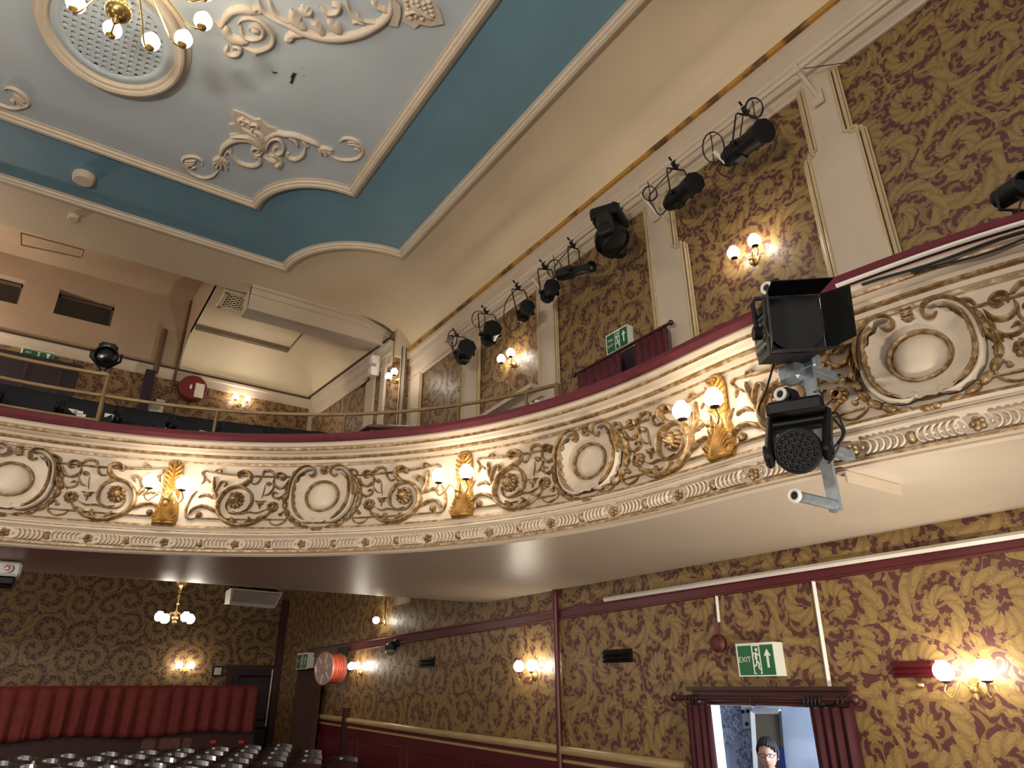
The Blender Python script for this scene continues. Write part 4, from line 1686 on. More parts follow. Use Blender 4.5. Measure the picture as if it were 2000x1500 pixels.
XBAR, ZBAR = 4.72, H(5.11)
t = thing('lighting_bar', 'long cream painted pipe below the gallery cornice carrying the stage lights', 'lighting bar', (XBAR, 5, ZBAR))
MB().tube([(XBAR, .6, ZBAR), (XBAR, 8.7, ZBAR)], .026, 12).build('pipe', CREAM, t)
for y in (2.22, 4.25, 6.34, 8.3):
    b = MB()
    b.box((XW - .06, y, ZBAR - .22), (.02, .10, .16))
    a, c = Vector((XW - .06, y, ZBAR - .22)), Vector((XBAR, y + .02, ZBAR))
    b.tube([a, c], .022, 4)
    b.lathe([(.036, -.03), (.036, .03)], (XBAR, y + .02, ZBAR), (0, 1, 0), 12)
    b.box((XBAR, y + .02, ZBAR + .05), (.02, .03, .06))
    b.build('bracket', CREAM, t, smooth=30)


def frame_of(axis):
    a = Vector(axis).normalized()
    s_ = a.cross(Vector((0, 0, 1)))
    s_ = s_.normalized() if s_.length > .05 else Vector((1, 0, 0))
    return a, s_, s_.cross(a)


def yoke_clamp(t, c, s_, R, bar, tail=True):
    """U bracket from the two sides of a lamp up to the bar"""
    c, bar = Vector(c), Vector(bar)
    top = bar + Vector((0, 0, -.07))
    y = MB()
    l, r = c + s_ * R * 1.22, c - s_ * R * 1.22
    lt, rt = top + s_ * R * 1.15, top - s_ * R * 1.15
    y.tube([l, l + (lt - l) * .92, lt + (top - lt) * .12, rt + (top - rt) * .12, r + (rt - r) * .92, r], .009, 6)
    for p in (l, r):
        y.lathe([(.022, -.02), (.03, 0), (.022, .02)], p, s_, 10)
    y.build('yoke', BLACK, t)
    k = MB()
    k.box(bar + Vector((0, 0, -.045)), (.05, .045, .05), bev=.008)
    k.lathe([(.042, -.022), (.042, .022)], bar, (0, 1, 0), 12)
    k.cyl(bar + Vector((-.05, 0, .02)), bar + Vector((-.09, 0, .05)), .012, n=8)
    k.build('hook_clamp', BLACK, t)


def lantern(name, label, lens, tail, rpx, clamp, x=(4.45, 4.6), kind='fresnel', cable=None):
    A = onX(*lens, x[0])
    B = onX(*tail, x[1])
    R = rpx * depth(A) / F_PX
    a, s_, u_ = frame_of(A - B)
    L = max((A - B).length, R * 2.1)
    B = A - a * L
    cb = onX(*clamp, XBAR)
    bar = Vector((XBAR, cb.y, ZBAR))
    t = thing(name, label, 'stage light', A - a * L * .5, 'stage lights')
    b = MB()
    if kind == 'profile':
        b.lathe([(R * .3, -L), (R * 1.15, -L * .95), (R * 1.25, -L * .62), (R * .95, -L * .55), (R * .8, -L * .3), (R * .8, -L * .06), (R, -L * .05), (R, 0), (R * .85, 0), (R * .8, -.02)], A, a, 20)
    else:
        b.lathe([(R * .3, -L), (R * .8, -L * .97), (R * .95, -L * .85), (R * .97, -L * .5), (R * .93, -L * .45), (R * .93, -L * .2), (R * 1.05, -L * .18), (R * 1.06, 0), (R * .9, 0), (R * .88, -L * .10)], A, a, 20)
        for k in range(4):
            b.lathe([(R * .99, -L * (.55 + .08 * k)), (R * 1.03, -L * (.56 + .08 * k)), (R * .99, -L * (.57 + .08 * k))], A, a, 20)
        b.box(A - a * L * .55 - u_ * R * 1.05, (R * .9, R * .9, R * .35), M=None)
    b.build('body', BLACK, t)
    MB().lathe([(R * .9, -R * .22), (R * .6, -R * .12), (.001, -R * .08)], A, a, 20).build('lens', GLASS_D, t)
    if kind == 'fresnel':
        f = MB()
        f.lathe([(R * 1.0, 0), (R * 1.18, .002), (R * 1.18, .02), (R * 1.0, .022)], A, a, 8)
        f.build('colour_frame', BLACK, t)
    yoke_clamp(t, A - a * L * .48, s_, R, bar)
    if cable:
        pts = [B + a * R * .3] + [onX(*q, 4.62) for q in cable] + [bar + Vector((.02, .05, -.02))]
        MB().tube(smooth_path(pts, 6), .007, 6).build('tail_cable', CABLE, t)
    return t


lantern('stage_lantern', 'black round stage lantern with a coiled cable, nearest the stage on the upper pipe', (1490, 257), (1418, 312), 22, (1456, 212), x=(4.40, 4.62), cable=((1400, 330), (1425, 345), (1440, 300)))
lantern('stage_lantern', 'black round stage lantern second from the stage, above the bright upper wall lamp', (1355, 358), (1306, 400), 19, (1318, 316), x=(4.42, 4.62), cable=((1290, 420), (1275, 400), (1270, 380)))
lantern('profile_spotlight', 'long black profile spotlight pointing sideways, left of the big black moving light', (1156, 521), (1092, 537), 12, (1119, 474), x=(4.38, 4.50), kind='profile', cable=((1090, 545), (1084, 520)))
lantern('stage_lantern', 'small black lantern in front of the third pilaster, left of the long spotlight', (1078, 560), (1066, 584), 14, (1064, 516), x=(4.42, 4.55))
lantern('stage_lantern', 'small black lantern with bright metal flaps above the radiator bay', (1030, 600), (1019, 622), 13, (1012, 552), x=(4.42, 4.55), cable=((1010, 640), (998, 645), (985, 628), (988, 590)))
lantern('stage_lantern', 'black lantern directly above the upper wall lamp with the white reflection', (962, 642), (952, 668), 16, (950, 603), x=(4.42, 4.55))
lantern('stage_lantern', 'black lantern at the far left end of the upper pipe', (912, 679), (902, 702), 16, (893, 646), x=(4.42, 4.55), cable=((890, 702), (883, 680), (886, 660)))


def moving_head(label, base_c, head_c, a, R, cells, bar, group='stage lights', bw=None):
    """LED moving light: clamp, base box, two-arm yoke and round head"""
    a, s_, u_ = frame_of(a)
    base_c, head_c, bar = Vector(base_c), Vector(head_c), Vector(bar)
    t = thing('moving_light', label, 'stage light', base_c, group)
    ang = math.atan2(s_.y, s_.x)
    M = Matrix.Rotation(ang, 3, 'Z')
    bw = bw or R * 2.3
    b = MB()
    b.box(base_c, (bw, bw * .8, R * .75), M=M, bev=R * .16)
    for k in range(5):
        b.box(base_c + M @ Vector((-bw * .3 + bw * .15 * k, -bw * .41, 0)), (bw * .07, .006, R * .5), M=M)
    b.build('base', BLACK, t, smooth=30)
    MB().box(base_c + M @ Vector((0, -bw * .42, 0)), (bw * .3, .012, R * .4), M=M, bev=.003).build('display', GLASS_D, t, smooth=0)
    y = MB()
    cross = base_c + Vector((0, 0, -R * .62))
    y.box(cross, (R * 2.5, R * .95, R * .42), M=M, bev=R * .15)
    for sg in (-1, 1):
        tp = cross + s_ * sg * R * 1.22
        bt = head_c + s_ * sg * R * 1.2
        mid = (tp + bt) / 2
        d = bt - tp
        rot = Vector((0, 0, -1)).rotation_difference(d.normalized()).to_matrix() @ M
        y.box(mid, (R * .36, R * .95, d.length + R * 1.1), M=rot, bev=R * .14)
        y.lathe([(R * .42, -R * .05), (R * .42, R * .22), (R * .3, R * .26)], bt, s_ * sg, 14)
    y.build('yoke', BLACK, t, smooth=30)
    h = MB()
    h.lathe([(R * .2, -R * 1.05), (R * .55, -R * 1.0), (R * .82, -R * .72), (R * .98, -R * .3), (R * 1.0, R * .28), (R * .97, R * .40), (R * .9, R * .42), (R * .88, R * .33), (.001, R * .33)], head_c, a, 26)
    for k in range(5):
        h.lathe([(R * .99, -R * (.05 + .12 * k) + R * .2), (R * 1.035, -R * (.08 + .12 * k) + R * .2), (R * .97, -R * (.11 + .12 * k) + R * .2)], head_c, a, 26)
    h.build('head', BLACK, t, smooth=40)
    c = MB()
    rings = [(0, 1), (.24, 6), (.48, 12), (.72, 18)] if cells else [(0, 1)]
    for rr, nn in rings:
        for k in range(nn):
            an = 2 * PI * k / nn
            p = head_c + a * R * .335 + (s_ * math.cos(an) + u_ * math.sin(an)) * R * rr
            rad = R * (.095 if cells else .8)
            c.lathe([(rad, 0), (rad * .8, rad * .5), (.001, rad * .7)] if cells else [(rad, 0), (rad * .6, R * .1), (.001, R * .15)], p, a, 10)
    o = c.build('led_lenses' if cells else 'lens', GLASS_D, t, smooth=60)
    k = MB()
    k.box((base_c + bar) / 2 + Vector((0, 0, R * .1)), (.05, .05, max(.06, (bar - base_c).length - .02)), bev=.008)
    k.lathe([(.045, -.025), (.045, .025)], bar, (0, 1, 0) if abs(bar.x - XBAR) < .01 else (1, 0, 0), 12)
    k.build('clamp', BLACK, t, smooth=30)
    return t


hc = onX(1197, 470, 4.42)
bc_ = onX(1190, 428, 4.55)
Rm = 33 * depth(hc) / F_PX
moving_head('big black moving light hanging from the middle of the upper pipe', bc_, hc, (.30, -.55, -.75), Rm, False, (XBAR, bc_.y, ZBAR))


# loose cable coils on the bar
def coil(px, py, rx, ry, turns, label, x=4.6, tube=False):
    pts = []
    for k in range(turns * 16 + 1):
        a = 2 * PI * k / 16
        q = 1 + .10 * math.sin(k * .37)
        pts.append(onX(px + rx * q * math.cos(a), py + ry * q * math.sin(a), x - .003 * (k / 16) + .014 * math.sin(k * .5)))
    c = Vector(pts[0])
    mb = MB().tube(pts, .006, 5)
    # tied to the pipe
    bar = Vector((XBAR, onX(px, py, XBAR).y, ZBAR))
    mb.tube([pts[4], (Vector(pts[4]) + bar) / 2 + Vector((0, 0, .02)), bar + Vector((-.02, 0, .02)), bar], .006, 5)
    o = mb.build('cable_coil', CABLE, loc=c)
    return tag(o, label, 'cable', 'cable coils on the upper pipe')


coil(1474, 210, 17, 20, 4, 'tight coil of black cable hanging by the lantern nearest the stage')
coil(1394, 285, 21, 30, 2, 'wide loop of black cable below the second stretch of upper pipe')
coil(1270, 377, 14, 14, 3, 'black cable coil hanging at the top of the second pilaster from the stage')
coil(1084, 524, 14, 18, 3, 'black cable coil beside the small lantern at the third pilaster')
coil(935, 622, 13, 16, 2, 'black cable coil near the far left end of the upper pipe')
coil(884, 660, 9, 16, 3, 'hanging black cable tangle left of the last lantern')
a, b = onX(1396, 297, 4.55), onX(1416, 316, 4.55)
tag(MB().tube([a, b], .022, 8).build('inline_adaptor', WHITE, loc=a), 'white cable adaptor hanging in the wide cable loop', 'adaptor')
# thin tension wire
a, b = onX(1562, 135, XBAR), onX(1655, 122, XW - .03)
tag(MB().tube([a, b], .004, 5).build('safety_wire', CABLE, loc=a), 'thin black wire from the pipe to the wall above the nearest pilaster', 'wire')

A = onX(2006, 356, 3.62)
t = thing('stage_lantern', 'black lantern cut off by the right edge, on a stand behind the maroon rail', 'stage light', A, 'stage lights')
a, s_, u_ = frame_of((-.5, -.8, -.2))
MB().lathe([(.02, -.2), (.055, -.18), (.06, -.02), (.066, .0), (.058, .0), (.054, -.03)], A, a, 18).build('body', BLACK, t)
MB().lathe([(.05, -.03), (.001, -.015)], A, a, 18).build('lens', GLASS_D, t)
MB().tube([A - a * .1 + s_ * .08, A - a * .1 + s_ * .08 - u_ * .1, A - a * .1 - s_ * .08 - u_ * .1, A - a * .1 - s_ * .08], .008, 6).build('yoke', BLACK, t)
q_ = A - a * .1 - u_ * .1
MB().tube([q_, (q_.x, q_.y, H(2.0))], .014, 8).build('stand', BLACK, t)
MB().tube(smooth_path([A - a * .19] + [onX(*q, 3.62) for q in ((1992, 385), (1990, 410), (1995, 435), (2004, 452))], 5), .005, 5).build('tail_cable', CABLE, t)
# ------------------------------------------------------------------ boom on the circle front with two lights
XP = 3.02
pb, pt = onX(1633, 998, XP), onX(1600, 575, XP)
YP = pb.y
boom = thing('lighting_boom', 'galvanised steel upright with pipe arms fixed to the circle front', 'lighting bracket', (XP, YP, pb.z))
mb = MB()
mb.box((XP, YP, (pb.z + pt.z) / 2), (.022, .058, pt.z - pb.z))
mb.box((XP + .025, YP + .024, (pb.z + pt.z) / 2), (.05, .01, pt.z - pb.z))
mb.build('upright', GALV, boom, smooth=0)
stubs = []
for (sx, sy), (ex, ey) in (((1628, 982), (1552, 968)), ((1606, 790), (1524, 770)), ((1590, 590), (1497, 562))):
    E_ = ray(ex, ey)
    xe = YP / E_.y * E_.x
    e = CAM + E_ * (xe / E_.x)
    stubs.append(e)
    s0 = Vector((XP, YP, e.z))
    mb = MB()
    n_ = 16
    mb.lathe([(.0245, 0), (.0245, (s0 - e).length), (.018, (s0 - e).length), (.018, 0), (.0245, 0)], e, s0 - e, 16)
    mb.build('pipe_arm', GALV, boom, smooth=30)
    dr = (s0 - e).normalized()
    q1 = Vector((0, 0, 1))
    q2 = dr.cross(q1)
    MB().tube([e + (q1 * math.cos(w_) + q2 * math.sin(w_)) * .026 for w_ in [2 * PI * k / 20 for k in range(21)]], .009, 8, cap=False).build('end_cap', WHITE, boom)
    MB().lathe([(.019, -.001), (.012, -.002), (.001, -.002)], e, dr, 16).build('pipe_bore', HOLE, boom)
c1 = onX(1583, 722, XP)
mb = MB()
for z in (H(1.50), H(1.06)):
    mb = MB()
    mb.box((XP + .14, YP + .03, z), (.30, .05, .05), bev=.005)
    mb.box((XP + .02, YP, z), (.07, .10, .08), bev=.01)
    mb.build('fixing_clamp', GALV, boom, smooth=30)
MB().box((XP - .03, YP + .07, c1.z), (.10, .12, .10), bev=.015).build('junction_box', GALV, boom, smooth=30)
# strap arm below the soffit
a, b = onZ(1642, 926, H(.985)), onZ(1748, 953, H(.985))
d = (b - a).normalized()
s_ = Vector((-d.y, d.x, 0))
mb = MB()
mb.ngon([a + s_ * .018, b + s_ * .018, b - s_ * .03, a - s_ * .03], thick=(0, 0, .012))
mb.ngon([a - s_ * .03, b - s_ * .03, b - s_ * .03 + Vector((0, 0, -.05)), a - s_ * .03 + Vector((0, 0, -.05))], thick=s_ * .01)
tag(mb.build('soffit_angle', CREAM, smooth=0, loc=a), 'white drilled steel angle bolted under the soffit behind the boom', 'bracket')

# fresnel with barn doors
e = stubs[2]
C = onX(1545, 640, 2.78)
a, s_, u_ = frame_of((-.62, -.72, -.20))
L, W_, Hh = .26, .125, .14
t = thing('stage_lantern', 'large black lantern with open barn doors on top of the boom', 'stage light', C, 'boom lights')


def loc3(x, y, z):
    return C + a * x + s_ * y + u_ * z


def boxl(mb, x0, x1, y, z, m=0):
    mb.hexa([loc3(x0, -y, -z), loc3(x1, -y, -z), loc3(x1, y, -z), loc3(x0, y, -z), loc3(x0, -y, z), loc3(x1, -y, z), loc3(x1, y, z), loc3(x0, y, z)], m)


mb = MB()
boxl(mb, -L * .75, L * .05, W_ * .95, Hh * .95)
boxl(mb, L * .05, L * .22, W_ * 1.02, Hh * 1.02)
boxl(mb, -L * 1.0, -L * .75, W_ * .7, Hh * .7)
for k in range(6):
    z = -Hh * .7 + k * Hh * .26
    for sg in (-1, 1):
        mb.hexa([loc3(-L * .65, sg * W_ * .95, z), loc3(-L * .05, sg * W_ * .95, z), loc3(-L * .05, sg * W_ * 1.05, z), loc3(-L * .65, sg * W_ * 1.05, z), loc3(-L * .65, sg * W_ * .95, z + .012), loc3(-L * .05, sg * W_ * .95, z + .012), loc3(-L * .05, sg * W_ * 1.05, z + .012), loc3(-L * .65, sg * W_ * 1.05, z + .012)])
mb.build('housing', BLACK, t, smooth=0)
mb = MB()
boxl(mb, -L * .78, L * .02, W_ * 1.0, Hh * .55)
mb.build('side_panel', mat('grey_metal_panel', srgb(86, 84, 80), .35, metal=.4, var=.15, vscale=14), t, smooth=0)
MB().lathe([(Hh * .85, L * .225), (Hh * .6, L * .26), (.001, L * .28)], C, a, 28).build('lens', GLASS_D, t)
mb = MB()
mb.lathe([(Hh * .86, L * .22), (Hh * .98, L * .22), (Hh * .98, L * .30), (Hh * .86, L * .30)], C, a, 28)
mb.build('lens_ring', BLACK, t)
x0, x1 = L * .28, L * .92
for nm, q in (('top', ((-W_, Hh), (W_, Hh), (W_ * 1.1, Hh * 1.12), (-W_ * 1.1, Hh * 1.12))), ('bottom', ((-W_, -Hh), (W_, -Hh), (W_ * 1.1, -Hh * 1.18), (-W_ * 1.1, -Hh * 1.18))),
              ('side', ((W_, -Hh), (W_, Hh), (W_ * 1.3, Hh * .9), (W_ * 1.3, -Hh * .9))), ('side', ((-W_, -Hh), (-W_, Hh), (-W_ * 1.6, Hh * .85), (-W_ * 1.6, -Hh * .85)))):
    p = [loc3(x0, *q[0]), loc3(x0, *q[1]), loc3(x1, *q[2]), loc3(x1, *q[3])]
    nn = (p[1] - p[0]).cross(p[2] - p[1]).normalized() * .004
    MB().ngon(p, thick=nn).build('barn_door', BLACK, t, smooth=0)
yk = MB()
top = Vector((e.x + .10, YP, e.z - .06))
l, r = loc3(-L * .3, W_ * 1.12, 0), loc3(-L * .3, -W_ * 1.12, 0)
up = Vector((0, 0, 1))
lt, rt = l + up * (top.z - l.z), r + up * (top.z - r.z)
yk.tube([l, lt - up * .03, lt + (rt - lt) * .06, rt + (lt - rt) * .06, rt - up * .03, r], .011, 6)
for p in (l, r):
    yk.lathe([(.035, -.02), (.035, .02)], p, s_, 12)
yk.tube([(lt + rt) / 2, top], .012, 6)
yk.build('yoke', BLACK, t)
ck = MB()
ck.box(top + Vector((0, 0, .035)), (.06, .05, .09), bev=.008)
ck.box(top + Vector((0, 0, .115)), (.07, .05, .04), bev=.008)
ck.build('hook_clamp', BLACK, t, smooth=30)
mb = MB()
mb.tube(smooth_path([loc3(-L, 0, -.05), onX(1497, 760, 2.85), onX(1482, 800, 2.9), onX(1496, 820, 2.95), onX(1520, 812, 2.98), Vector((XP, YP + .03, H(1.15)))], 6), .006, 6)
mb.build('tail_cable', CABLE, t)

# LED wash light
hc = onX(1559, 880, 2.72)
R_m = 44 * depth(hc) / F_PX
bar = Vector((onX(1548, 776, 2.8).x, YP, stubs[1].z))
bc_ = onX(1556, 805, 2.80)
moving_head('black LED moving light with a honeycomb of lenses, lower of the two on the boom', bc_, hc, (-.80, -.42, -.28), R_m, True, bar, 'boom lights', bw=.25)
for pts, lb in (([(1601, 765), (1612, 800), (1640, 832), (1645, 850), (1630, 872)], 'black cable looping from the boom over the lion mask'), ([(1632, 806), (1645, 830), (1650, 846), (1640, 868), (1628, 892)], 'short black cable dangling beside the LED moving light')):
    q = [onX(x, y, 2.99) for x, y in pts]
    tag(MB().tube(smooth_path([Vector((XP, YP, q[0].z + .02))] + q + [Vector((XP, YP, q[-1].z - .02))], 6), .0055, 6).build('hanging_cable', CABLE, loc=q[0]), lb, 'cable')


# trunking and cables along the top of the circle front, stage end
def along_rail(u0, u1, off, z, r, name, m, label, cat, sag=0.0):
    pts = []
    k = 26
    for i in range(k + 1):
        u = u0 + (u1 - u0) * i / k
        p, n_ = bpt(u)
        q = p + n_ * off
        pts.append((q.x, q.y, H(z) - sag * math.sin(PI * i / k * 3) ** 2))
    return tag(MB().tube(pts, r, 6).build(name, m, loc=pts[0]), label, cat)


uA = u_at(1655, 600)
along_rail(.25, uA, .112, 1.992, .013, 'conduit', WHITE, 'white conduit clipped below the maroon rail at the stage end of the circle front', 'conduit')
along_rail(.25, uA - .12, .096, 1.955, .008, 'power_cable', CABLE, 'upper black cable run along the mouldings at the stage end of the circle front', 'cable', .02)
along_rail(.25, uA - .35, .09, 1.93, .007, 'power_cable', CABLE, 'lower black cable sagging on the mouldings at the stage end of the circle front', 'cable', .03)

# ================================================================== fittings on the walls
GREEN = mat('exit_sign_green', srgb(16, 92, 52), .35, var=.05)
SIGNW = mat('exit_sign_white', srgb(224, 226, 214), .4, var=.02)


def wall_xf(o, n_):
    """local (u to the viewer's right, v up, w out of the wall)"""
    o, n_ = Vector(o), Vector(n_).normalized()
    r = (-n_).cross(Vector((0, 0, 1))).normalized()
    v = r.cross(-n_).normalized()

    def f(u, vv, w_):
        return o + r * u + v * vv + n_ * w_
    return f


def bx(mb, u0, u1, v0, v1, w0, w1, m=0):
    return mb.hexa([(u0, v0, w0), (u1, v0, w0), (u1, v1, w0), (u0, v1, w0), (u0, v0, w1), (u1, v0, w1), (u1, v1, w1), (u0, v1, w1)], m)


def lettering(s, size, xf, u, v, w_, name, m, parent, align='CENTER'):
    cu = bpy.data.curves.new('txt', 'FONT')
    cu.body = s
    cu.size = size
    cu.align_x = align
    cu.align_y = 'CENTER'
    cu.extrude = .0
    ob = bpy.data.objects.new('txt', cu)
    COL.objects.link(ob)
    bpy.context.view_layer.update()
    me = bpy.data.meshes.new_from_object(ob.evaluated_get(bpy.context.evaluated_depsgraph_get()))
    mb = MB()
    mb.add([xf(p.co.x + u, p.co.y + v, w_) for p in me.vertices], [list(p.vertices) for p in me.polygons])
    bpy.data.objects.remove(ob)
    bpy.data.curves.remove(cu)
    bpy.data.meshes.remove(me)
    return mb.build(name, m, parent, smooth=0)


def exit_sign(o, n_, W_, Hh, D, label, lines=('EXIT',), frame=True):
    t = thing('exit_sign', label, 'exit sign', o)
    xf = wall_xf(o, n_)
    h, k = W_ / 2, Hh / 2
    bx(MB(xf), -h, h, -k, k, 0, D).build('casing', SIGNW, t, smooth=0)
    b = .02 * W_ / .4
    bx(MB(xf), -h + b, h - b * .3, -k + b * .5, k - b, D, D + .004).build('green_face', GREEN, t, smooth=0)
    g = MB(xf)
    z = D + .005
    q = Hh * .5
    if frame:
        for u0, u1, v0, v1 in ((-.06, .13, .40, .43), (-.06, -.035, -.40, .40), (.105, .13, -.40, .40), (-.06, .0, -.43, -.40), (.09, .13, -.43, -.40)):
            bx(g, u0 * W_ * 1.15, u1 * W_ * 1.15, v0 * Hh, v1 * Hh, z, z + .001)
    mw = MB(lambda u, v, w_: xf(W_ * .04 + u * Hh, v * Hh, z + .001 + w_ * .2))
    mw.dome(.03, .29, .05, .055, .004, n=12)
    for p, wd in (([(.02, .21), (-.01, .10), (.0, -.03)], .045), ([(0, -.03), (.08, -.14), (.05, -.22), (.12, -.32)], .026), ([(0, -.03), (-.03, -.16), (-.14, -.20)], .026),
                  ([(.03, .20), (.10, .12), (.15, .16)], .018), ([(.0, .20), (-.10, .17), (-.12, .07)], .018)):
        mw.stroke(p, wd, .004, sm=3)
    mw.build('running_figure', SIGNW, t)
    au = W_ * .33
    g.add([(au - .095 * W_, .08 * Hh, z), (au, .31 * Hh, z), (au + .095 * W_, .08 * Hh, z), (au + .03 * W_, .11 * Hh, z), (au + .03 * W_, -.25 * Hh, z), (au - .03 * W_, -.25 * Hh, z), (au - .03 * W_, .11 * Hh, z)], [(0, 6, 1), (6, 3, 1), (3, 2, 1), (6, 5, 4, 3)])
    g.build('arrow_and_doorway', SIGNW, t, smooth=0)
    for i, s in enumerate(lines):
        v = (len(lines) - 1) * .12 * Hh - i * .26 * Hh
        lettering(s, Hh * (.235 if len(lines) == 1 else .19), xf, -W_ * .275, v, z + .002, 'lettering', SIGNW, t)
    return t


NX, NY = (-1, 0, 0), (0, -1, 0)
pa, pb_, pc = onX(1440, 1290, XW - .12), onX(1513, 1285, XW - .12), onX(1470, 1321, XW - .12)
exit_sign(Vector((XW, (pa.y + pb_.y) / 2, (onX(1476, 1288, XW - .12)).z)), NX, abs(pa.y - pb_.y), .245, .12, 'green EXIT sign on the lower right wall above the open doorway')
pa, pb_ = onX(1184, 675, XW - .09), onX(1226, 655, XW - .09)
exit_sign(Vector((XW, (pa.y + pb_.y) / 2, onX(1205, 664, XW - .09).z)), NX, abs(pa.y - pb_.y), .25, .09, 'green FIRE EXIT sign above the maroon curtains of the circle doorway', lines=('FIRE', 'EXIT'))
exit_sign(onX(608, 1291, XW - .0) + Vector((0, .15, 0)), NX, .62, .30, .14, 'small green exit sign above the brown curtain, left of the hose reel')
exit_sign(onY(73, 693, YU), NY, .50, .19, .03, 'green exit sign on the circle back wall at the far left', lines=('EXIT',), frame=False)


# vents
def vent(px, py, wpx, hpx, label, m, slats=3):
    p = onX(px, py, XW)
    y0, y1 = onX(px - wpx / 2, py, XW).y, onX(px + wpx / 2, py, XW).y
    W_ = abs(y0 - y1)
    hh = hpx * depth(p) / F_PX
    t = thing('wall_vent', label, 'vent', p)
    xf = wall_xf(p, NX)
    g = MB(xf)
    bx(g, -W_ / 2, W_ / 2, -hh / 2, hh / 2, 0, .012)
    g.build('frame', m, t, smooth=0)
    for i in range(slats):
        v = -hh / 2 + hh * (i + .5) / slats
        g = MB(xf)
        g.hexa([(-W_ * .46, v - hh * .1, .012), (W_ * .46, v - hh * .1, .012), (W_ * .46, v + hh * .14, .012), (-W_ * .46, v + hh * .14, .012), (-W_ * .46, v - hh * .14, .04), (W_ * .46, v - hh * .14, .04), (W_ * .46, v - hh * .1, .045), (-W_ * .46, v - hh * .1, .045)])
        g.build('slat', m, t, smooth=0)


vent(835, 1293, 30, 18, 'small dark louvred vent right of the security camera, lower wall', BLACK)
vent(1207, 1281, 56, 24, 'dark louvred vent right of the tall dark pipe, lower wall', BLACK)
vent(1785, 1307, 86, 30, 'maroon louvred vent behind the near wall lamp', MAROON, 3)
p = onX(712, 744, 4.52)
g = MB().box((xr_at(p.y) - .01, p.y, p.z), (.03, .42, .12))
for k in range(3):
    g.box((xr_at(p.y) - .03, p.y, p.z - .035 + k * .035), (.02, .38, .014))
tag(g.build('wall_vent', MAROON, smooth=0, loc=p), 'maroon vent high on the side wall at the rear of the circle', 'vent')

# white conduits, trunking, red alarm, tall pipe
def run(pts, r, name, m, label, cat, n=6):
    return tag(MB().tube(pts, r, n).build(name, m, loc=pts[0]), label, cat)


a, b = onX(1180, 1171, XW - .045), onX(2000, 1043, XW - .045)
run([a, a + (b - a) * 1.15], .022, 'trunking', WHITE, 'white trunking on top of the maroon board, lower right wall', 'trunking', 4)
run([onX(1588, 1135, XW - .012), onX(1621, 1346, XW - .012)], .018, 'conduit', WHITE, 'long white conduit down to the doorway curtain rail', 'conduit', 4)
run([onX(1399, 1160, XW - .012), onX(1404, 1215, XW - .012)], .016, 'conduit', WHITE, 'short white conduit above the red alarm sounder', 'conduit', 4)
al = onX(1406, 1257, XW)
t = thing('alarm_sounder', 'dull red round alarm sounder left of the EXIT sign', 'alarm', al)
MB().lathe([(.075, 0), (.075, .03), (.055, .05), (.05, .075), (.02, .085), (0, .085)], al, NX, 18).build('sounder', mat('dull_red_plastic', srgb(84, 32, 28), .55), t, smooth=35)
run_ = MB().tube([al + Vector((-.02, 0, .05)), onX(1404, 1216, XW - .02)], .012, 6)
run_.build('feed_pipe', MATS['dull_red_plastic'], t)
a = onX(1084, 1150, XW - .04)
run([Vector((XW - .04, a.y, soff(a.y))), Vector((XW - .04, a.y, fl(a.y) - .01))], .032, 'downpipe', MAROON, 'tall dark maroon pipe from the soffit to the floor, lower right wall', 'pipe', 12)
kn = onX(1800, 1338, XW)
tag(MB().lathe([(.02, 0), (.02, .01), (.008, .02), (.012, .035), (.016, .045), (.0, .055)], kn, NX, 12).build('brass_hook', BRASS, loc=kn), 'tiny brass hook under the maroon vent', 'hook')

# security camera under the picture board
p = onX(778, 1270, XW)
t = thing('security_camera', 'dark dome camera below the maroon board between hose reel and vent', 'camera', p)
g = MB().box(p + Vector((-.04, 0, .10)), (.08, .10, .10), bev=.01)
g.lathe([(.09, .0), (.09, .07), (.05, .10)], p + Vector((-.13, 0, 0)), (0, 0, 1), 18)
g.tube([p + Vector((-.02, 0, .12)), p + Vector((-.13, 0, .10))], .02, 8)
g.build('bracket', BLACK, t, smooth=35)
MB().ball(p + Vector((-.13, 0, 0)), .085, sq=(1, 1, .9)).build('dome', mat('smoked_dome', srgb(120, 116, 100), .12, var=.05), t)

# fire hose reels
REDHOSE = mat('orange_red_hose', srgb(206, 96, 70), .45, var=.08, vscale=30)
CHROME = mat('pale_painted_steel', srgb(196, 168, 160), .3, metal=.35, var=.12, vscale=12)
cw = onX(672, 1306, XW)
t = thing('fire_hose_reel', 'fire hose reel with pale disc and orange hose, lower right wall', 'hose reel', cw)
ax = Vector((-1, -.25, 0)).normalized()
o = Vector((XW, cw.y, cw.z))
MB().box(o + Vector((-.05, 0, .28)), (.10, .28, .14)).box(o + Vector((-.08, 0, 0)), (.16, .06, .3)).build('wall_bracket', BLACK, t, smooth=0)
h = MB()
for i in range(5):
    for j in range(3):
        rr = .15 + .035 * j
        c = o + ax * (.15 + .052 * i)
        s1, s2 = ax.orthogonal().normalized(), None
        s2 = ax.cross(s1)
        h.tube([c + (s1 * math.cos(q) + s2 * math.sin(q)) * rr for q in [2 * PI * k / 28 for k in range(29)]], .024, 8, cap=False)
h.build('hose', REDHOSE, t)
d = MB()
d.lathe([(.255, .40), (.27, .405), (.27, .425), (.245, .43), (.23, .415), (.10, .415), (.09, .44), (.03, .445), (0, .445)], o, ax, 32)
d.lathe([(.25, .11), (.25, .13), (.0, .13)], o, ax, 32)
d.build('disc', CHROME, t, smooth=30)
d = MB()
for k in range(6):
    q = 2 * PI * k / 6
    d.tube([o + ax * .42 + (s1 * math.cos(q) + s2 * math.sin(q)) * r_ for r_ in (.07, .24)], .012, 6)
d.build('spokes', WHITE, t)

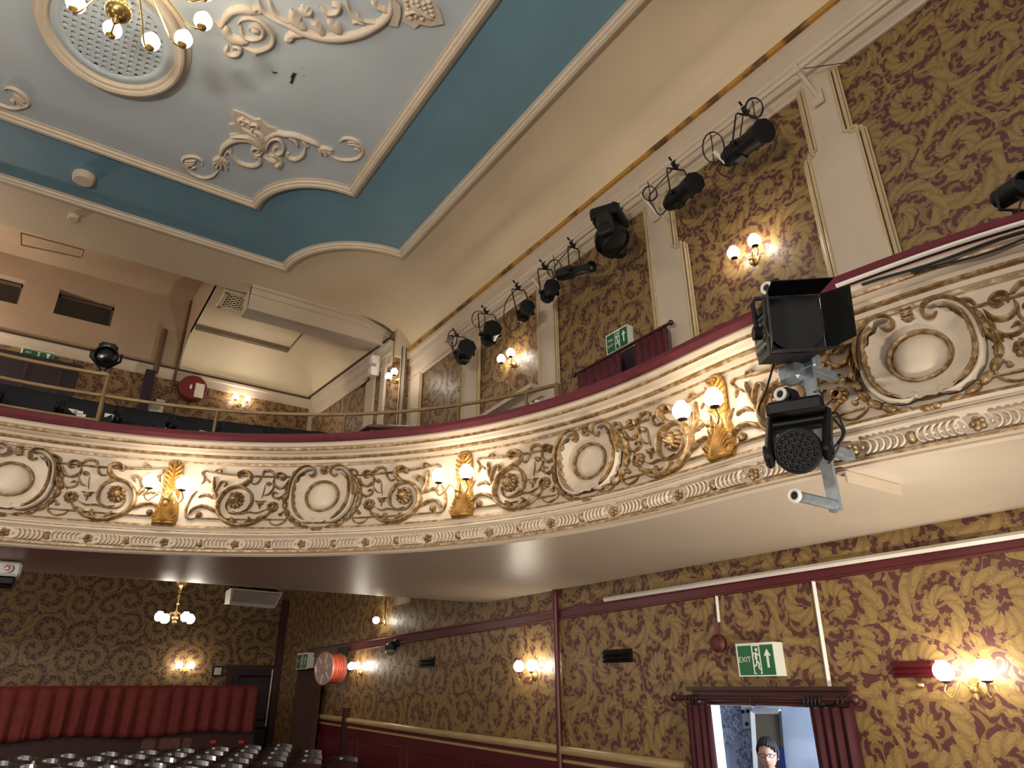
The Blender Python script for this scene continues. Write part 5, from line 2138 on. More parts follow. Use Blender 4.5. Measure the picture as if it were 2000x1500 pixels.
cw = onY(373, 764, YU)
r_ = 25 * depth(cw) / F_PX
REDD = mat('red_painted_steel', srgb(106, 32, 32), .45, var=.06)
t = thing('fire_hose_reel', 'round red hose reel cover on the circle back wall', 'hose reel', cw)
MB().lathe([(r_, .05), (r_, .22), (r_ * .95, .24), (.05, .25), (0, .25)], cw, NY, 36).build('cover', REDD, t, smooth=35)
MB().lathe([(r_ * .8, -.01), (r_ * .8, .05)], cw, NY, 24).build('drum', BLACK, t)
xf = wall_xf(cw, NY)
PAPER = mat('printed_paper', srgb(214, 206, 186), .6, var=.04)
bx(MB(xf), .03, .20, -.20, .10, .251, .256).build('instruction_label', PAPER, t, smooth=0)
bx(MB(xf), -.07, -.03, -.05, .04, .251, .256).build('number_label', PAPER, t, smooth=0)


# notices on the circle back wall
def notice(px0, py0, px1, py1, label, name='notice', m=PAPER, lines=True):
    a, b = onY(px0, py0, YU), onY(px1, py1, YU)
    c = (a + b) / 2
    c.y = YU
    t = thing(name, label, 'notice', c)
    xf = wall_xf(c, NY)
    w2, h2 = abs(a.x - b.x) / 2, abs(a.z - b.z) / 2
    bx(MB(xf), -w2, w2, -h2, h2, 0, .015).build('sheet', m, t, smooth=0)
    if lines:
        g = MB(xf)
        for k in range(3):
            v = h2 * (.6 - .3 * k)
            bx(g, -w2 * .7, w2 * (.6 - .2 * (k == 2)), v - h2 * .06, v + h2 * .06, .015, .017)
        g.build('print', BLACK, t, smooth=0)


notice(0, 762, 27, 786, 'larger pale notice by the dark doors at the far left of the circle', lines=False)
notice(2, 747, 29, 757, 'narrow pale notice strip above the larger notice at the far left', lines=False)
notice(290, 788, 316, 811, 'pale notice low on the circle back wall below the vertical duct')
notice(306, 779, 321, 788, 'small pale card just above the low notice on the circle back wall', lines=False)

# duct and pipe on the plaster, dark pillar and doors below
a, b = onY(322, 644, YU - .06), onY(303, 728, YU - .06)
DUCT = mat('brown_duct_paint', srgb(92, 70, 50), .5, var=.1)
run([a, b], .055, 'duct', DUCT, 'short brown vertical duct on the plaster above the circle seats', 'duct', 10)
a = onX(376, 575, 1.53)
b = Vector((1.53, YU - .05, H(5.5)))
run([a, Vector((1.53, YU - .05, H(6.9))), b], .025, 'pipe', DUCT, 'brown pipe down the pier left of the vault', 'pipe', 8)
DARKD = mat('dark_door_paint', srgb(40, 30, 38), .4, var=.15)
x0, x1 = onY(-70, 740, YU).x, onY(150, 740, YU).x
mb = MB().box(((x0 + x1) / 2, YU - .03, H(4.75)), (x1 - x0, .06, 1.5))
mb.box(((x0 + x1) / 2, YU - .07, H(5.47)), (x1 - x0 + .1, .06, .07))
dd_ = struct(mb.build('door_2', DARKD, smooth=0))
mb = MB()
for k in range(3):
    mb.box((x0 + (x1 - x0) * (k + .5) / 3, YU - .07, H(4.7)), (.04, .02, 1.3))
mb.build('door_leaf_trim', WOODB, dd_, smooth=0)
x0, x1 = onY(280, 740, YU).x, onY(300, 740, YU).x
trim(MB().box(((x0 + x1) / 2, YU - .1, H(5.0)), (x1 - x0, .2, 1.35)), DARKD, 0)

# thin pipes and white sensor boxes at the rear of the circle
for px, lb in ((781, 'thin dark vertical pipe left of the rear circle lamp reflection'), (789, 'second thin dark vertical pipe at the rear return wall')):
    p = onY(px, 760, 10.40)
    run([Vector((p.x, 10.40, H(3.0))), Vector((p.x, 10.40, H(5.75)))], .009, 'pipe', CABLE, lb, 'pipe', 6)
p = onX(730, 703, 4.42)
t = thing('sensor_box', 'pair of white boxes on the first rear pilaster of the circle', 'sensor', p)
MB().box(p, (.14, .16, .16), bev=.02).build('upper_box', WHITE, t, smooth=30)
MB().box(p + Vector((0, .0, -.24)), (.14, .16, .18), bev=.02).build('lower_box', WHITE, t, smooth=30)
MB().box(p + Vector((.08, 0, -.1)), (.06, .05, .4)).build('bracket', WHITE, t, smooth=0)

# brass rail around the circle
def rail(u0, u1, z, r, off=-.10, k=60):
    pts = []
    for i in range(k + 1):
        u = u0 + (u1 - u0) * i / k
        p, n_ = bpt(u)
        q = p + n_ * off
        pts.append((q.x, q.y, H(z(u) if callable(z) else z)))
    return pts


uR, uL = u_at(1077, 780), u_at(2, 812)
uM = u_at(186, 825)
t = thing('safety_rail', 'thin brass safety rail along the top of the circle front', 'railing', (0, 6.7, H(2.06)))
RAILB = mat('aged_brass_rail', srgb(122, 98, 66), .4, metal=.5, var=.15)
MB().tube(rail(uR, uM, lambda u: 2.26 + .10 * (u - uR) / (uM - uR), .018), .017, 8).build('handrail', RAILB, t)
for q in (1077, 1016, 884, 664, 414):
    u = u_at(q, 830)
    p, n_ = bpt(u)
    q2 = p + n_ * -.10
    top = 2.26 + .10 * (u - uR) / (uM - uR)
    MB().tube([(q2.x, q2.y, H(2.05)), (q2.x, q2.y, H(top))], .013 if q != 1077 else .026, 8).build('post', RAILB, t)
t = thing('centre_rail', 'taller three-bar brass rail at the left end of the circle front', 'railing', (-.3, 6.6, H(2.06)))
MB().tube(rail(uM, uL + 1.2, 2.56, .016), .018, 8).build('top_bar', RAILB, t)
MB().tube(rail(uM, uL + 1.2, 2.36, .016), .017, 8).build('middle_bar', RAILB, t)
MB().tube(rail(uM, uL + 1.2, 2.13, .012), .012, 8).build('lower_bar', RAILB, t)
p, n_ = bpt(uM)
q2 = p + n_ * -.10
MB().tube([(q2.x, q2.y, H(2.05)), (q2.x, q2.y, H(2.57))], .02, 8).build('post', RAILB, t)
# lamp on the end post of the centre rail
C = onY(207, 697, 6.75)
t = thing('stage_lantern', 'black glossy stage lantern fixed on the post of the centre rail', 'stage light', C)
R = .10
a, s_, u_ = frame_of((-.05, -.9, -.25))
MB().lathe([(R * .4, -R * 1.6), (R * .95, -R * 1.4), (R, -R * .3), (R * 1.05, .0), (R * .9, .01), (R * .85, -R * .3)], C + a * R * .6, a, 20).build('body', BLACK_G, t)
MB().lathe([(R * .88, -R * .3), (R * .5, -R * .12), (.001, -R * .08)], C + a * R * .6, a, 20).build('lens', GLASS_D, t)
b = MB().box(C + Vector((0, .05, R * .95)), (.16, .16, .10), bev=.03)
b.build('gear_housing', BLACK_G, t, smooth=30)
y = MB().tube([C + s_ * R * 1.2 + Vector((0, 0, .05)), C + s_ * R * 1.2 - u_ * R * .2, C - u_ * R * 1.35, C - s_ * R * 1.2 - u_ * R * .2, C - s_ * R * 1.2 + Vector((0, 0, .05))], .012, 6)
y.tube([C - u_ * R * 1.35, (q2.x, q2.y, H(2.57))], .014, 6)
y.build('yoke', BLACK, t)

# dark stair handrail at the rear of the circle
hp = [onX(684, 856, 4.0), onX(722, 834, 3.9), onX(785, 837, 3.75), onX(872, 842, 3.6)]
t = thing('stair_handrail', 'dark polished stair handrail behind the circle rail', 'handrail', hp[1])
MB().tube(hp, .045, 8).build('handrail', WOODB, t)
for q in (0.5, 1.0, 1.9):
    i = int(q)
    pp_ = hp[i].lerp(hp[min(3, i + 1)], q - i)
    MB().tube([pp_, pp_ + Vector((0, 0, -1.0))], .02, 6).build('post', BLACK, t)

# radiator under a sloping cream shelf
ra, rb = onX(1000, 806, XW - .12), onX(1058, 776, XW - .12)
t = thing('radiator', 'white column radiator under the sloping cream hood, circle side wall', 'radiator', (XW - .1, 7.0, H(2.9)))
ncol = 9
rtop = onX(1054, 783, XW - .2).z
for k in range(ncol):
    y = rb.y + (ra.y + .25 - rb.y) * k / (ncol - 1)
    g = MB()
    g.tube(smooth_path([(XW - .14, y, H(2.5)), (XW - .14, y, rtop - .05), (XW - .17, y, rtop), (XW - .20, y, rtop - .05), (XW - .20, y, H(2.5))], 3), .034, 8)
    g.build('column', SIGNW, t)
h0, h1, h2 = onX(1056, 757, XW - .1), onX(940, 825, XW - .1), onX(1040, 770, XW - .1)
g = MB()
g.hexa([(XW - .26, h1.y, h1.z - .05), (XW - .26, h0.y, h0.z - .03), (XW - .005, h0.y, h0.z - .03), (XW - .005, h1.y, h1.z - .05), (XW - .26, h1.y, h1.z), (XW - .26, h0.y, h0.z + .03), (XW - .005, h0.y, h0.z + .03), (XW - .005, h1.y, h1.z)])
g.hexa([(XW - .10, h1.y, h1.z - .13), (XW - .10, h0.y, h0.z - .11), (XW - .005, h0.y, h0.z - .11), (XW - .005, h1.y, h1.z - .13), (XW - .10, h1.y, h1.z - .05), (XW - .10, h0.y, h0.z - .03), (XW - .005, h0.y, h0.z - .03), (XW - .005, h1.y, h1.z - .05)])
tag(g.build('radiator_hood', CREAM, smooth=0, loc=h0), 'sloping cream shelf hood over the radiator', 'shelf')

# small red and white box on the top rail
p = onX(1114, 786, 3.38)
p.z = H(2.06)
g = MB().box(p + Vector((0, 0, .03)), (.05, .10, .06), M=Matrix.Rotation(.3, 3, 'Z')).box(p + Vector((0, -.06, .035)), (.052, .05, .07), 1, M=Matrix.Rotation(.3, 3, 'Z'))
tag(g.build('small_box', [WHITE, REDD], smooth=0, loc=p), 'small red and white box lying on the maroon top rail', 'box')


# ------------------------------------------------------------------ curtains
def cloth(mb, p0, p1, top, bot, folds, amp, n_, mat_=0, seed=0, flare=1.0, skew=0.0):
    """pleated cloth hanging between plan points p0 and p1; top/bot heights as functions of t"""
    rnd = random.Random(seed)
    p0, p1, n_ = Vector(p0), Vector(p1), Vector(n_)
    W = max(24, folds * 8)
    rows = 8
    ph = [rnd.uniform(-.6, .6) for _ in range(folds + 2)]
    am = [rnd.uniform(.55, 1.2) for _ in range(folds + 2)]
    vs, fs = [], []
    for j in range(rows + 1):
        v = j / rows
        for i in range(W + 1):
            t = i / W
            k = t * folds
            a = amp * am[int(k) % len(am)] * math.sin(2 * PI * k + ph[int(k) % len(ph)] * v) * (.55 + .45 * v * flare)
            q = p0.lerp(p1, min(1, max(0, t + skew * v * math.sin(7 * t + seed)))) + n_ * a
            z0, z1 = top(t), bot(t)
            vs.append((q.x, q.y, z0 + (z1 - z0) * v + (.006 * math.sin(2 * PI * k) if j == 0 else 0)))
    for j in range(rows):
        for i in range(W):
            a = j * (W + 1) + i
            fs.append((a, a + 1, a + W + 2, a + W + 1))
    return mb.add(vs, fs, mat_)


def thick(o, th=.012):
    m = o.modifiers.new('thick', 'SOLIDIFY')
    m.thickness = th
    return o


CURT = mat('maroon_curtain_velvet', srgb(78, 20, 32), .8, var=.12, vscale=9)
CURT_D = mat('dark_maroon_curtain_velvet', srgb(64, 17, 25), .85, var=.15, vscale=9)
CURT_R = mat('red_curtain_velvet', srgb(104, 32, 28), .8, var=.14, vscale=9)
CURT_B = mat('brown_curtain_cloth', srgb(64, 34, 26), .85, var=.12, vscale=9)
# doorway on the lower right wall: rail, rings, two curtains
xr_ = XW - .16
ra, rb = onX(1318, 1370, xr_), onX(1668, 1357, xr_)
zr = (ra.z + rb.z) / 2
t = thing('curtain_rail', 'dark wooden curtain rail with rings over the open doorway', 'curtain rail', (xr_, ra.y, zr))
MB().tube([(xr_, ra.y, zr), (xr_, rb.y, zr)], .020, 10).build('pole', ARCH, t)
for y in (ra.y, rb.y):
    MB().ball((xr_, y, zr), .035).build('finial', ARCH, t)
for y in (ra.y - .25, rb.y + .25):
    MB().box((XW - .08, y, zr - .01), (.17, .04, .05)).build('bracket', ARCH, t, smooth=0)
ys = [onX(q, 1368, xr_).y for q in (1345, 1352, 1358, 1364, 1470, 1575, 1583, 1590, 1597, 1605, 1640, 1650)]
for y in ys:
    pts = [(xr_ + .034 * math.cos(a), y + .006 * math.sin(2 * a), zr - .014 + .036 * math.sin(a)) for a in [2 * PI * k / 14 for k in range(15)]]
    MB().tube(pts, .005, 5, cap=False).build('ring', BLACK, t)
c0, c1 = onX(1341, 1385, xr_).y, onX(1388, 1385, xr_).y
g = MB()
cloth(g, (xr_, c0, 0), (xr_, c1, 0), lambda s: zr - .05, lambda s: fl(4) + .04, 4, .05, (1, 0, 0), seed=3)
tag(thick(g.build('curtain', CURT_D, loc=(xr_, c0, zr - .05))), 'narrow maroon curtain at the left of the open doorway', 'curtain')
c0, c1 = onX(1580, 1378, xr_).y, onX(1648, 1376, xr_).y
c1b = onX(1690, 1500, xr_).y
g = MB()
cloth(g, (xr_, c0, 0), (xr_, (c1 + c1b * 1.0) / 2, 0), lambda s: zr - .05, lambda s: fl(3) + .04, 4, .06, (1, 0, 0), seed=5, skew=.02)
tag(thick(g.build('curtain', CURT_D, loc=(xr_, c0, zr - .05))), 'wide maroon curtain at the right of the open doorway', 'curtain')

# circle doorway curtains: rail, two drops with a dark gap
xr_ = XW - .14
ra, rb = onX(1128, 728, xr_), onX(1302, 636, xr_)
zr = (ra.z + rb.z) / 2
tag(MB().tube([(xr_, ra.y + .05, zr), (xr_, rb.y - .05, zr)], .018, 8).ball((xr_, rb.y - .06, zr), .03).ball((xr_, ra.y + .06, zr), .03).box((XW - .07, rb.y + .1, zr), (.15, .04, .04)).box((XW - .07, ra.y - .1, zr), (.15, .04, .04)).build('curtain_rail', ARCH, loc=(xr_, ra.y, zr)), 'dark curtain rail over the maroon curtains of the circle', 'curtain rail')
g0, g1 = onX(1213, 700, xr_).y, onX(1240, 690, xr_).y
zb = H(2.0)
g = MB()
cloth(g, (xr_, ra.y, 0), (xr_, g0, 0), lambda s: zr - .03, lambda s: zb, 6, .035, (1, 0, 0), seed=11)
tag(thick(g.build('curtain', CURT, loc=(xr_, ra.y, zr))), 'left maroon curtain under the FIRE EXIT sign in the circle', 'curtain')
g = MB()
cloth(g, (xr_, g1, 0), (xr_, rb.y, 0), lambda s: zr - .03, lambda s: zb, 5, .035, (1, 0, 0), seed=12)
tag(thick(g.build('curtain', CURT, loc=(xr_, g1, zr))), 'right maroon curtain under the FIRE EXIT sign in the circle', 'curtain')
mb = MB().box((XW - .012, (g0 + g1) / 2, H(2.7)), (.03, abs(g0 - g1) + .5, 1.5))
dr_ = struct(mb.build('door_3', DARKD, smooth=0))
MB().tube([(XW - .06, (g0 + g1) / 2 + .05, H(2.6)), (XW - .06, (g0 + g1) / 2 - .02, H(3.15))], .014, 6).build('push_bar', CHROME, dr_)
"""lower rear"""
# brown curtain across the side doorway by the back wall
ya, yb = onX(572, 1400, XW - .1).y, onX(622, 1400, XW - .1).y
ya = min(ya, YB - .25)
zt = onX(600, 1310, XW - .1).z
t_ = MB()
cloth(t_, (XW - .1, ya, 0), (XW - .1, yb, 0), lambda s: zt, lambda s: fl(14) + .03, 9, .04, (1, 0, 0), seed=21)
tag(thick(t_.build('curtain', CURT_B, loc=(XW - .1, ya, zt))), 'dark brown curtain across the side doorway below the small exit sign', 'curtain')
tag(MB().tube([(XW - .1, ya + .1, zt + .03), (XW - .1, yb - .1, zt + .03)], .018, 8).box((XW - .05, ya, zt + .03), (.1, .03, .04)).box((XW - .05, yb, zt + .03), (.1, .03, .04)).build('curtain_rail', ARCH, loc=(XW - .1, ya, zt)), 'thin rail carrying the dark brown side curtain', 'curtain rail')
trim(MB().box((XW - .06, YB - .14, H(.1)), (.10, .20, 3.4)).box((XW - .06, ya - 2.55, .9), (.08, .08, 1.2)), ARCH, 0)
trim(MB().tube([(XW - .14, YB - .10, H(.36)), (XW - .14, YB - .10, H(-.75))], .018, 6), WHITE, 30)
# door in the stalls back wall
x0, x1 = onY(442, 1380, YB).x, onY(546, 1380, YB).x
zt = onY(500, 1308, YB).z
mb = MB().box(((x0 + x1) / 2, YB - .02, zt / 2), (x1 - x0, .06, zt))
d4 = struct(mb.build('door_4', DARKD, smooth=0))
mb = MB()
mb.box(((x0 + x1) / 2, YB - .05, zt + .04), (x1 - x0 + .2, .1, .1)).box((x0 - .05, YB - .05, zt / 2), (.1, .1, zt)).box((x1 + .02, YB - .05, zt / 2), (.08, .1, zt))
for zz0, zz1 in ((zt * .55, zt * .94), (zt * .08, zt * .48)):
    xa, xb = x0 + .14, x1 - .14
    for a, b in (((xa, zz0), (xb, zz0)), ((xb, zz0), (xb, zz1)), ((xb, zz1), (xa, zz1)), ((xa, zz1), (xa, zz0))):
        mb.tube([(a[0], YB - .055, a[1]), (b[0], YB - .055, b[1])], .02, 4)
mb.build('door_frame', ARCH, d4, smooth=0)
MB().box((x0 + .12, YB - .07, 1.0), (.05, .02, .22)).tube([(x0 + .12, YB - .1, 1.04), (x0 + .26, YB - .1, 1.04)], .012, 6).build('door_handle', CHROME, d4, smooth=0)
# little white box over the door
p = onY(424, 1311, YB)
t = thing('control_box', 'small pale control box with dark surround left of the back door', 'control box', p)
xf = wall_xf(p, NY)
bx(MB(xf), -.10, .10, -.10, .10, 0, .06).build('casing', BLACK, t, smooth=0)
bx(MB(xf), -.07, .07, -.07, .07, .06, .075).build('panel', WHITE, t, smooth=0)

# partition behind the stalls with its red curtain
YP2 = 14.4
xe = onY(497, 1400, YP2).x
zt, zb_ = onY(300, 1341, YP2).z, onY(300, 1428, YP2).z
t = thing('low_partition', 'low dark red panelled partition behind the last stalls row', 'partition', (0, YP2, fl(YP2)))
MB().box(((xe - 3.5) / 2, YP2, (zb_ + fl(YP2)) / 2), (xe + 3.5, .08, zb_ - fl(YP2))).build('panel', mat('dark_red_panel', srgb(58, 18, 18), .6, var=.15, vscale=5), t, smooth=0)
MB().box(((xe - 3.5) / 2, YP2, zb_ + .012), (xe + 3.5, .11, .025)).build('ledge', MAROON, t, smooth=0)
MB().box((xe, YP2, zt / 2 + .02), (.06, .07, zt)).build('end_post', DARKD, t, smooth=0)
MB().tube([(-3.5, YP2, zt), (xe + .03, YP2, zt)], .018, 8).build('rail', CURT_R, t)
for px, w_ in ((290, .26), (318, .14), (338, .26), (365, .18)):
    q = onY(px, 1452, YP2 - .045)
    MB().box(q, (w_ * .8, .008, .17)).build('pinned_sheet', mat('faded_print_%d' % px, srgb(96, 60, 56), .6, var=.3, vscale=14), t, smooth=0)
for px in (416, 471):
    q = onY(px, 1449, YP2 - .045)
    MB().box(q, (.09, .01, .05)).build('red_tag', mat('bright_red_tag_%d' % px, srgb(220, 40, 46), .5), t, smooth=0)
g = MB()
cloth(g, (-3.5, YP2 - .13, 0), (xe - .02, YP2 - .13, 0), lambda s: zt - .01, lambda s: zb_ - .06 + .03 * math.sin(s * 23), 30, .048, (0, 1, 0), seed=31, skew=.004)
tag(thick(g.build('curtain', CURT_R, loc=(0, YP2 - .06, zt))), 'long gathered red curtain hung on the low partition behind the stalls', 'curtain')

# speakers under the circle
p = onY(495, 1160, 10.0)
t = thing('loudspeaker', 'pale grey wedge loudspeaker hung under the circle right of the small chandelier', 'loudspeaker', p)
x0, x1 = onY(446, 1160, 10.0).x, onY(546, 1168, 10.0).x
z1 = soff(10.0) - .045
z0 = onY(500, 1183, 10.0).z
mb = MB()
mb.hexa([(x0 + .03, 9.98, z0), (x1 - .05, 9.98, z0 - .02), (x1 - .05, 10.26, z0), (x0 + .03, 10.26, z0 + .02), (x0, 9.88, z1), (x1, 9.88, z1 - .02), (x1 - .03, 10.3, z1), (x0 + .03, 10.3, z1)])
mb.build('cabinet', WHITE, t, smooth=0)
mb = MB()
mb.hexa([(x0 + .05, 9.972, z0 + .02), (x1 - .07, 9.972, z0), (x1 - .07, 9.985, z0), (x0 + .05, 9.985, z0 + .02), (x0 + .03, 9.872, z1 - .03), (x1 - .03, 9.872, z1 - .05), (x1 - .03, 9.89, z1 - .03), (x0 + .03, 9.89, z1 - .03)])
mb.build('grille', mat('grey_speaker_grille', srgb(170, 164, 154), .6, bump=.2, bscale=300), t, smooth=0)
MB().box(((x0 + x1) / 2, 10.1, z1 + .02), (abs(x1 - x0) * .92, .03, .05)).box((x1 - .08, 10.0, z1 - .02), (.09, .06, .07)).build('bracket', BLACK, t, smooth=0)
PY = 7.2
p = onY(18, 1116, PY)
x0, x1 = onY(-36, 1112, PY).x, onY(42, 1112, PY).x
z1, z0 = soff(PY) - .02, onY(20, 1142, PY).z
zm = z0 + (z1 - z0) * .38
t = thing('projector', 'white and black projector hung under the circle at the left edge', 'projector', p)
MB().box(((x0 + x1) / 2, PY + .18, (z1 + zm) / 2), (x1 - x0, .34, z1 - zm), bev=.02).build('upper_casing', WHITE, t, smooth=30)
MB().box(((x0 + x1) / 2 - .01, PY + .18, (z0 + zm) / 2), (x1 - x0 - .03, .30, zm - z0), bev=.015).build('lower_casing', BLACK, t, smooth=30)
MB().lathe([(.035, 0), (.035, .02), (.025, .02), (.02, .012), (0, .02)], ((x0 + x1) / 2 + .04, PY, (z1 + zm) / 2), NY, 16).build('lens', CHROME, t)
MB().tube([((x0 + x1) / 2, PY + .18, z1 - .01), ((x0 + x1) / 2, PY + .18, soff(PY) + .002)], .03, 8).build('mount', WHITE, t)

# ================================================================== seats
PLUSH = mat('dark_red_plush', srgb(58, 20, 20), .75, var=.15, vscale=30)
NAVY = mat('dark_navy_plush', srgb(20, 19, 26), .85, var=.2, vscale=30)
POLISH = mat('polished_dark_wood', srgb(46, 34, 28), .22, var=.25, vscale=12, coat=.2)
PLATE = mat('seat_number_plate', srgb(222, 218, 204), .35, var=.03)


def seat_proto(label, fabric, group, plate=True, wood=POLISH):
    """tip-up theatre seat facing -y, origin on the floor"""
    t = thing('theatre_seat', label, 'seat', (0, 0, 0), group)
    g = MB()
    n_, m_ = 10, 6
    vs, fs = [], []
    for face in (0, 1):
        for j in range(m_ + 1):
            v = j / m_
            for i in range(n_ + 1):
                u = -1 + 2 * i / n_
                x = .235 * u
                z = .40 + .43 * v + (-.035 * u * u if j == m_ else 0)
                y = .20 + .10 * v - .06 * u * u + (-.035 * (1 - u * u) ** .5 * math.sin(PI * min(1, v + .1)) if face == 0 else .035)
                vs.append((x, y, z))
    k = (n_ + 1) * (m_ + 1)
    for j in range(m_):
        for i in range(n_):
            a = j * (n_ + 1) + i
            fs.append((a, a + 1, a + n_ + 2, a + n_ + 1))
            fs.append((k + a, k + a + n_ + 1, k + a + n_ + 2, k + a + 1))
    for j in range(m_):
        for i in (0, n_):
            a = j * (n_ + 1) + i
            fs.append((a, a + n_ + 1, k + a + n_ + 1, k + a))
    g.add(vs, fs)
    g.build('backrest', fabric, t, smooth=60)
    pts = [(.24 * u, .315 - .06 * u * u, .845 - .035 * u * u) for u in [-1 + k / 6 for k in range(13)]]
    r = MB()
    for k in range(len(pts) - 1):
        a, b = Vector(pts[k]), Vector(pts[k + 1])
        for zz in (0,):
            r.hexa([a + Vector((0, -.03, -.05)), b + Vector((0, -.03, -.05)), b + Vector((0, .03, -.05)), a + Vector((0, .03, -.05)), a + Vector((0, -.022, .012)), b + Vector((0, -.022, .012)), b + Vector((0, .022, .012)), a + Vector((0, .022, .012))])
    r.build('top_rail', wood, t, smooth=60)
    if plate:
        MB().box((.0, .281, .825), (.05, .006, .026)).build('number_plate', PLATE, t, smooth=0)
    s = MB().box((0, .06, .44), (.44, .40, .10), bev=.04, M=Matrix.Rotation(math.radians(8), 3, 'X'))
    s.build('seat_cushion', fabric, t, smooth=50)
    for sx in (-1, 1):
        a = MB().box((sx * .255, .06, .60), (.045, .34, .035), bev=.012)
        a.box((sx * .255, .20, .30), (.03, .10, .60))
        a.build('armrest', wood, t, smooth=30)
    return t


proto = seat_proto('stalls tip-up seat with polished dark top rail, one of the rows before the red curtain', PLUSH, 'stalls seats')
first = True
ORD = ['first', 'second', 'third', 'fourth', 'fifth', 'sixth', 'seventh', 'eighth', 'ninth', 'tenth', 'eleventh', 'twelfth', 'thirteenth', 'fourteenth', 'fifteenth']
rowname = ['fifth row from the red curtain', 'fourth row from the red curtain', 'third row from the red curtain', 'second row from the red curtain', 'row nearest the red curtain']
for r_i, y in enumerate((10.6, 11.35, 12.1, 12.85, 13.6)):
    xs0 = -1.9
    n_ = 11 + (r_i + 1) // 2
    for k in range(n_):
        x = 4.45 - .56 * k - (.27 if r_i % 2 else 0)
        o = proto if first else dup(proto)
        first = False
        zz = H(-.845) - .845 + .0 * r_i - .02 * (y - 9.9)
        place(o, (x, y, fl(y)), .06 * (x - .5) / 4, 'dark polished stalls seat, %s from the right in the %s' % (ORD[k], rowname[r_i]))

# the circle: dark seats on a steep rake, some with white number tags
proto2 = seat_proto('dark circle seat showing over the maroon rail', NAVY, 'circle seats', plate=False, wood=NAVY)
first = True
for r_i, y in enumerate((8.4, 9.3, 10.2, 11.1, 12.0, 12.9)):
    xs0 = -.14 * y - .2
    for k in range(12):
        x = min(xr_at(y) - .4, .34 * y + .1) - .56 * k - (.28 if r_i % 2 else 0)
        o = proto2 if first else dup(proto2)
        first = False
        place(o, (x, y, circle_floor(math.hypot(x, y))), 0, 'dark circle seat, %s from the right in the %s behind the maroon rail' % (ORD[k], ['front row', 'second row', 'third row', 'fourth row', 'fifth row', 'back row'][r_i]))
tags = [(142, 803), (153, 806), (158, 812), (156, 821), (213, 812), (227, 819), (238, 825), (249, 833), (316, 837), (336, 844), (397, 845)]
tp = None
for i, (px, py) in enumerate(tags):
    best = None
    for ry in (8.4,):
        q = onY(px, py, ry + .22)
        e_ = abs(q.z - circle_floor(math.hypot(q.x, ry)) - .80)
        if best is None or e_ < best[0]:
            best = (e_, q)
    c = best[1]
    if tp is None:
        tp = tag(MB().box((0, 0, 0), (.09, .008, .045)).build('seat_tag', PLATE, smooth=0), 'white number tag on the back of a dark circle seat', 'seat tag', 'white seat tags')
        o = tp
    else:
        o = dup(tp)
    o.location = c
    o['label'] = 'white number tag on the dark circle seats, %s from the left' % ORD[i]

# ================================================================== the person in the doorway
SKIN = mat('skin', srgb(196, 150, 124), .5, var=.05, vscale=20)
HAIR = mat('short_dark_hair', srgb(34, 28, 26), .55, var=.25, vscale=60, bump=.4, bscale=120)
JUMPER = mat('dark_jumper', srgb(44, 46, 58), .8, var=.1)
TROU = mat('dark_trousers', srgb(34, 34, 40), .8, var=.1)
EYEW, EYED = mat('eye_white', srgb(220, 216, 208), .3), mat('eye_iris', srgb(50, 36, 28), .2)
LIPS = mat('lips', srgb(160, 98, 88), .5)
eye = onX(1498, 1477, 5.55)
px_, py_ = eye.x, eye.y
yawp = math.atan2(-.50, -.85) + PI / 2 + PI      # face direction angle
face = Vector((-.86, -.51, 0)).normalized()
side = Vector((-face.y, face.x, 0))              # person's left
head_c = Vector((px_, py_, eye.z + .005)) - face * .085
person = thing('person', 'person with short dark hair and glasses standing in the open doorway', 'person', (head_c.x, head_c.y, FLC))


def hp_(x, y, z):                                # head frame: x person's left, y forward, z up
    return head_c + side * x + face * y + Vector((0, 0, z))


def skinned(name, chains, m, lv=2):
    """chains: list of lists of (x, y, z, radius) in the body frame; chains share their first joint with the first chain when equal"""
    vs, es, rs, idx = [], [], [], {}
    for ch in chains:
        prev = None
        for x, y, z, r in ch:
            key = (round(x, 3), round(y, 3), round(z, 3))
            if key not in idx:
                idx[key] = len(vs)
                q = Vector((head_c.x, head_c.y, FLC)) + side * x + face * y + Vector((0, 0, z))
                vs.append(q - Vector(person.location))
                rs.append(r)
            k = idx[key]
            if prev is not None and prev != k:
                es.append((prev, k))
            prev = k
    me = bpy.data.meshes.new(name)
    me.from_pydata([tuple(v) for v in vs], es, [])
    me.materials.append(m)
    o = bpy.data.objects.new(name, me)
    COL.objects.link(o)
    o.parent = person
    sk = o.modifiers.new('skin', 'SKIN')
    sk.use_smooth_shade = True
    lay = me.skin_vertices[0].data if me.skin_vertices else None
    if lay is None:
        me.attributes.new('skin', 'FLOAT', 'POINT') if False else None
        bpy.context.view_layer.objects.active = o
        lay = me.skin_vertices[0].data if me.skin_vertices else []
    for i, d in enumerate(lay):
        d.radius = (rs[i], rs[i])
        d.use_root = i == 0
    sb = o.modifiers.new('sub', 'SUBSURF')
    sb.levels = sb.render_levels = lv
    return o


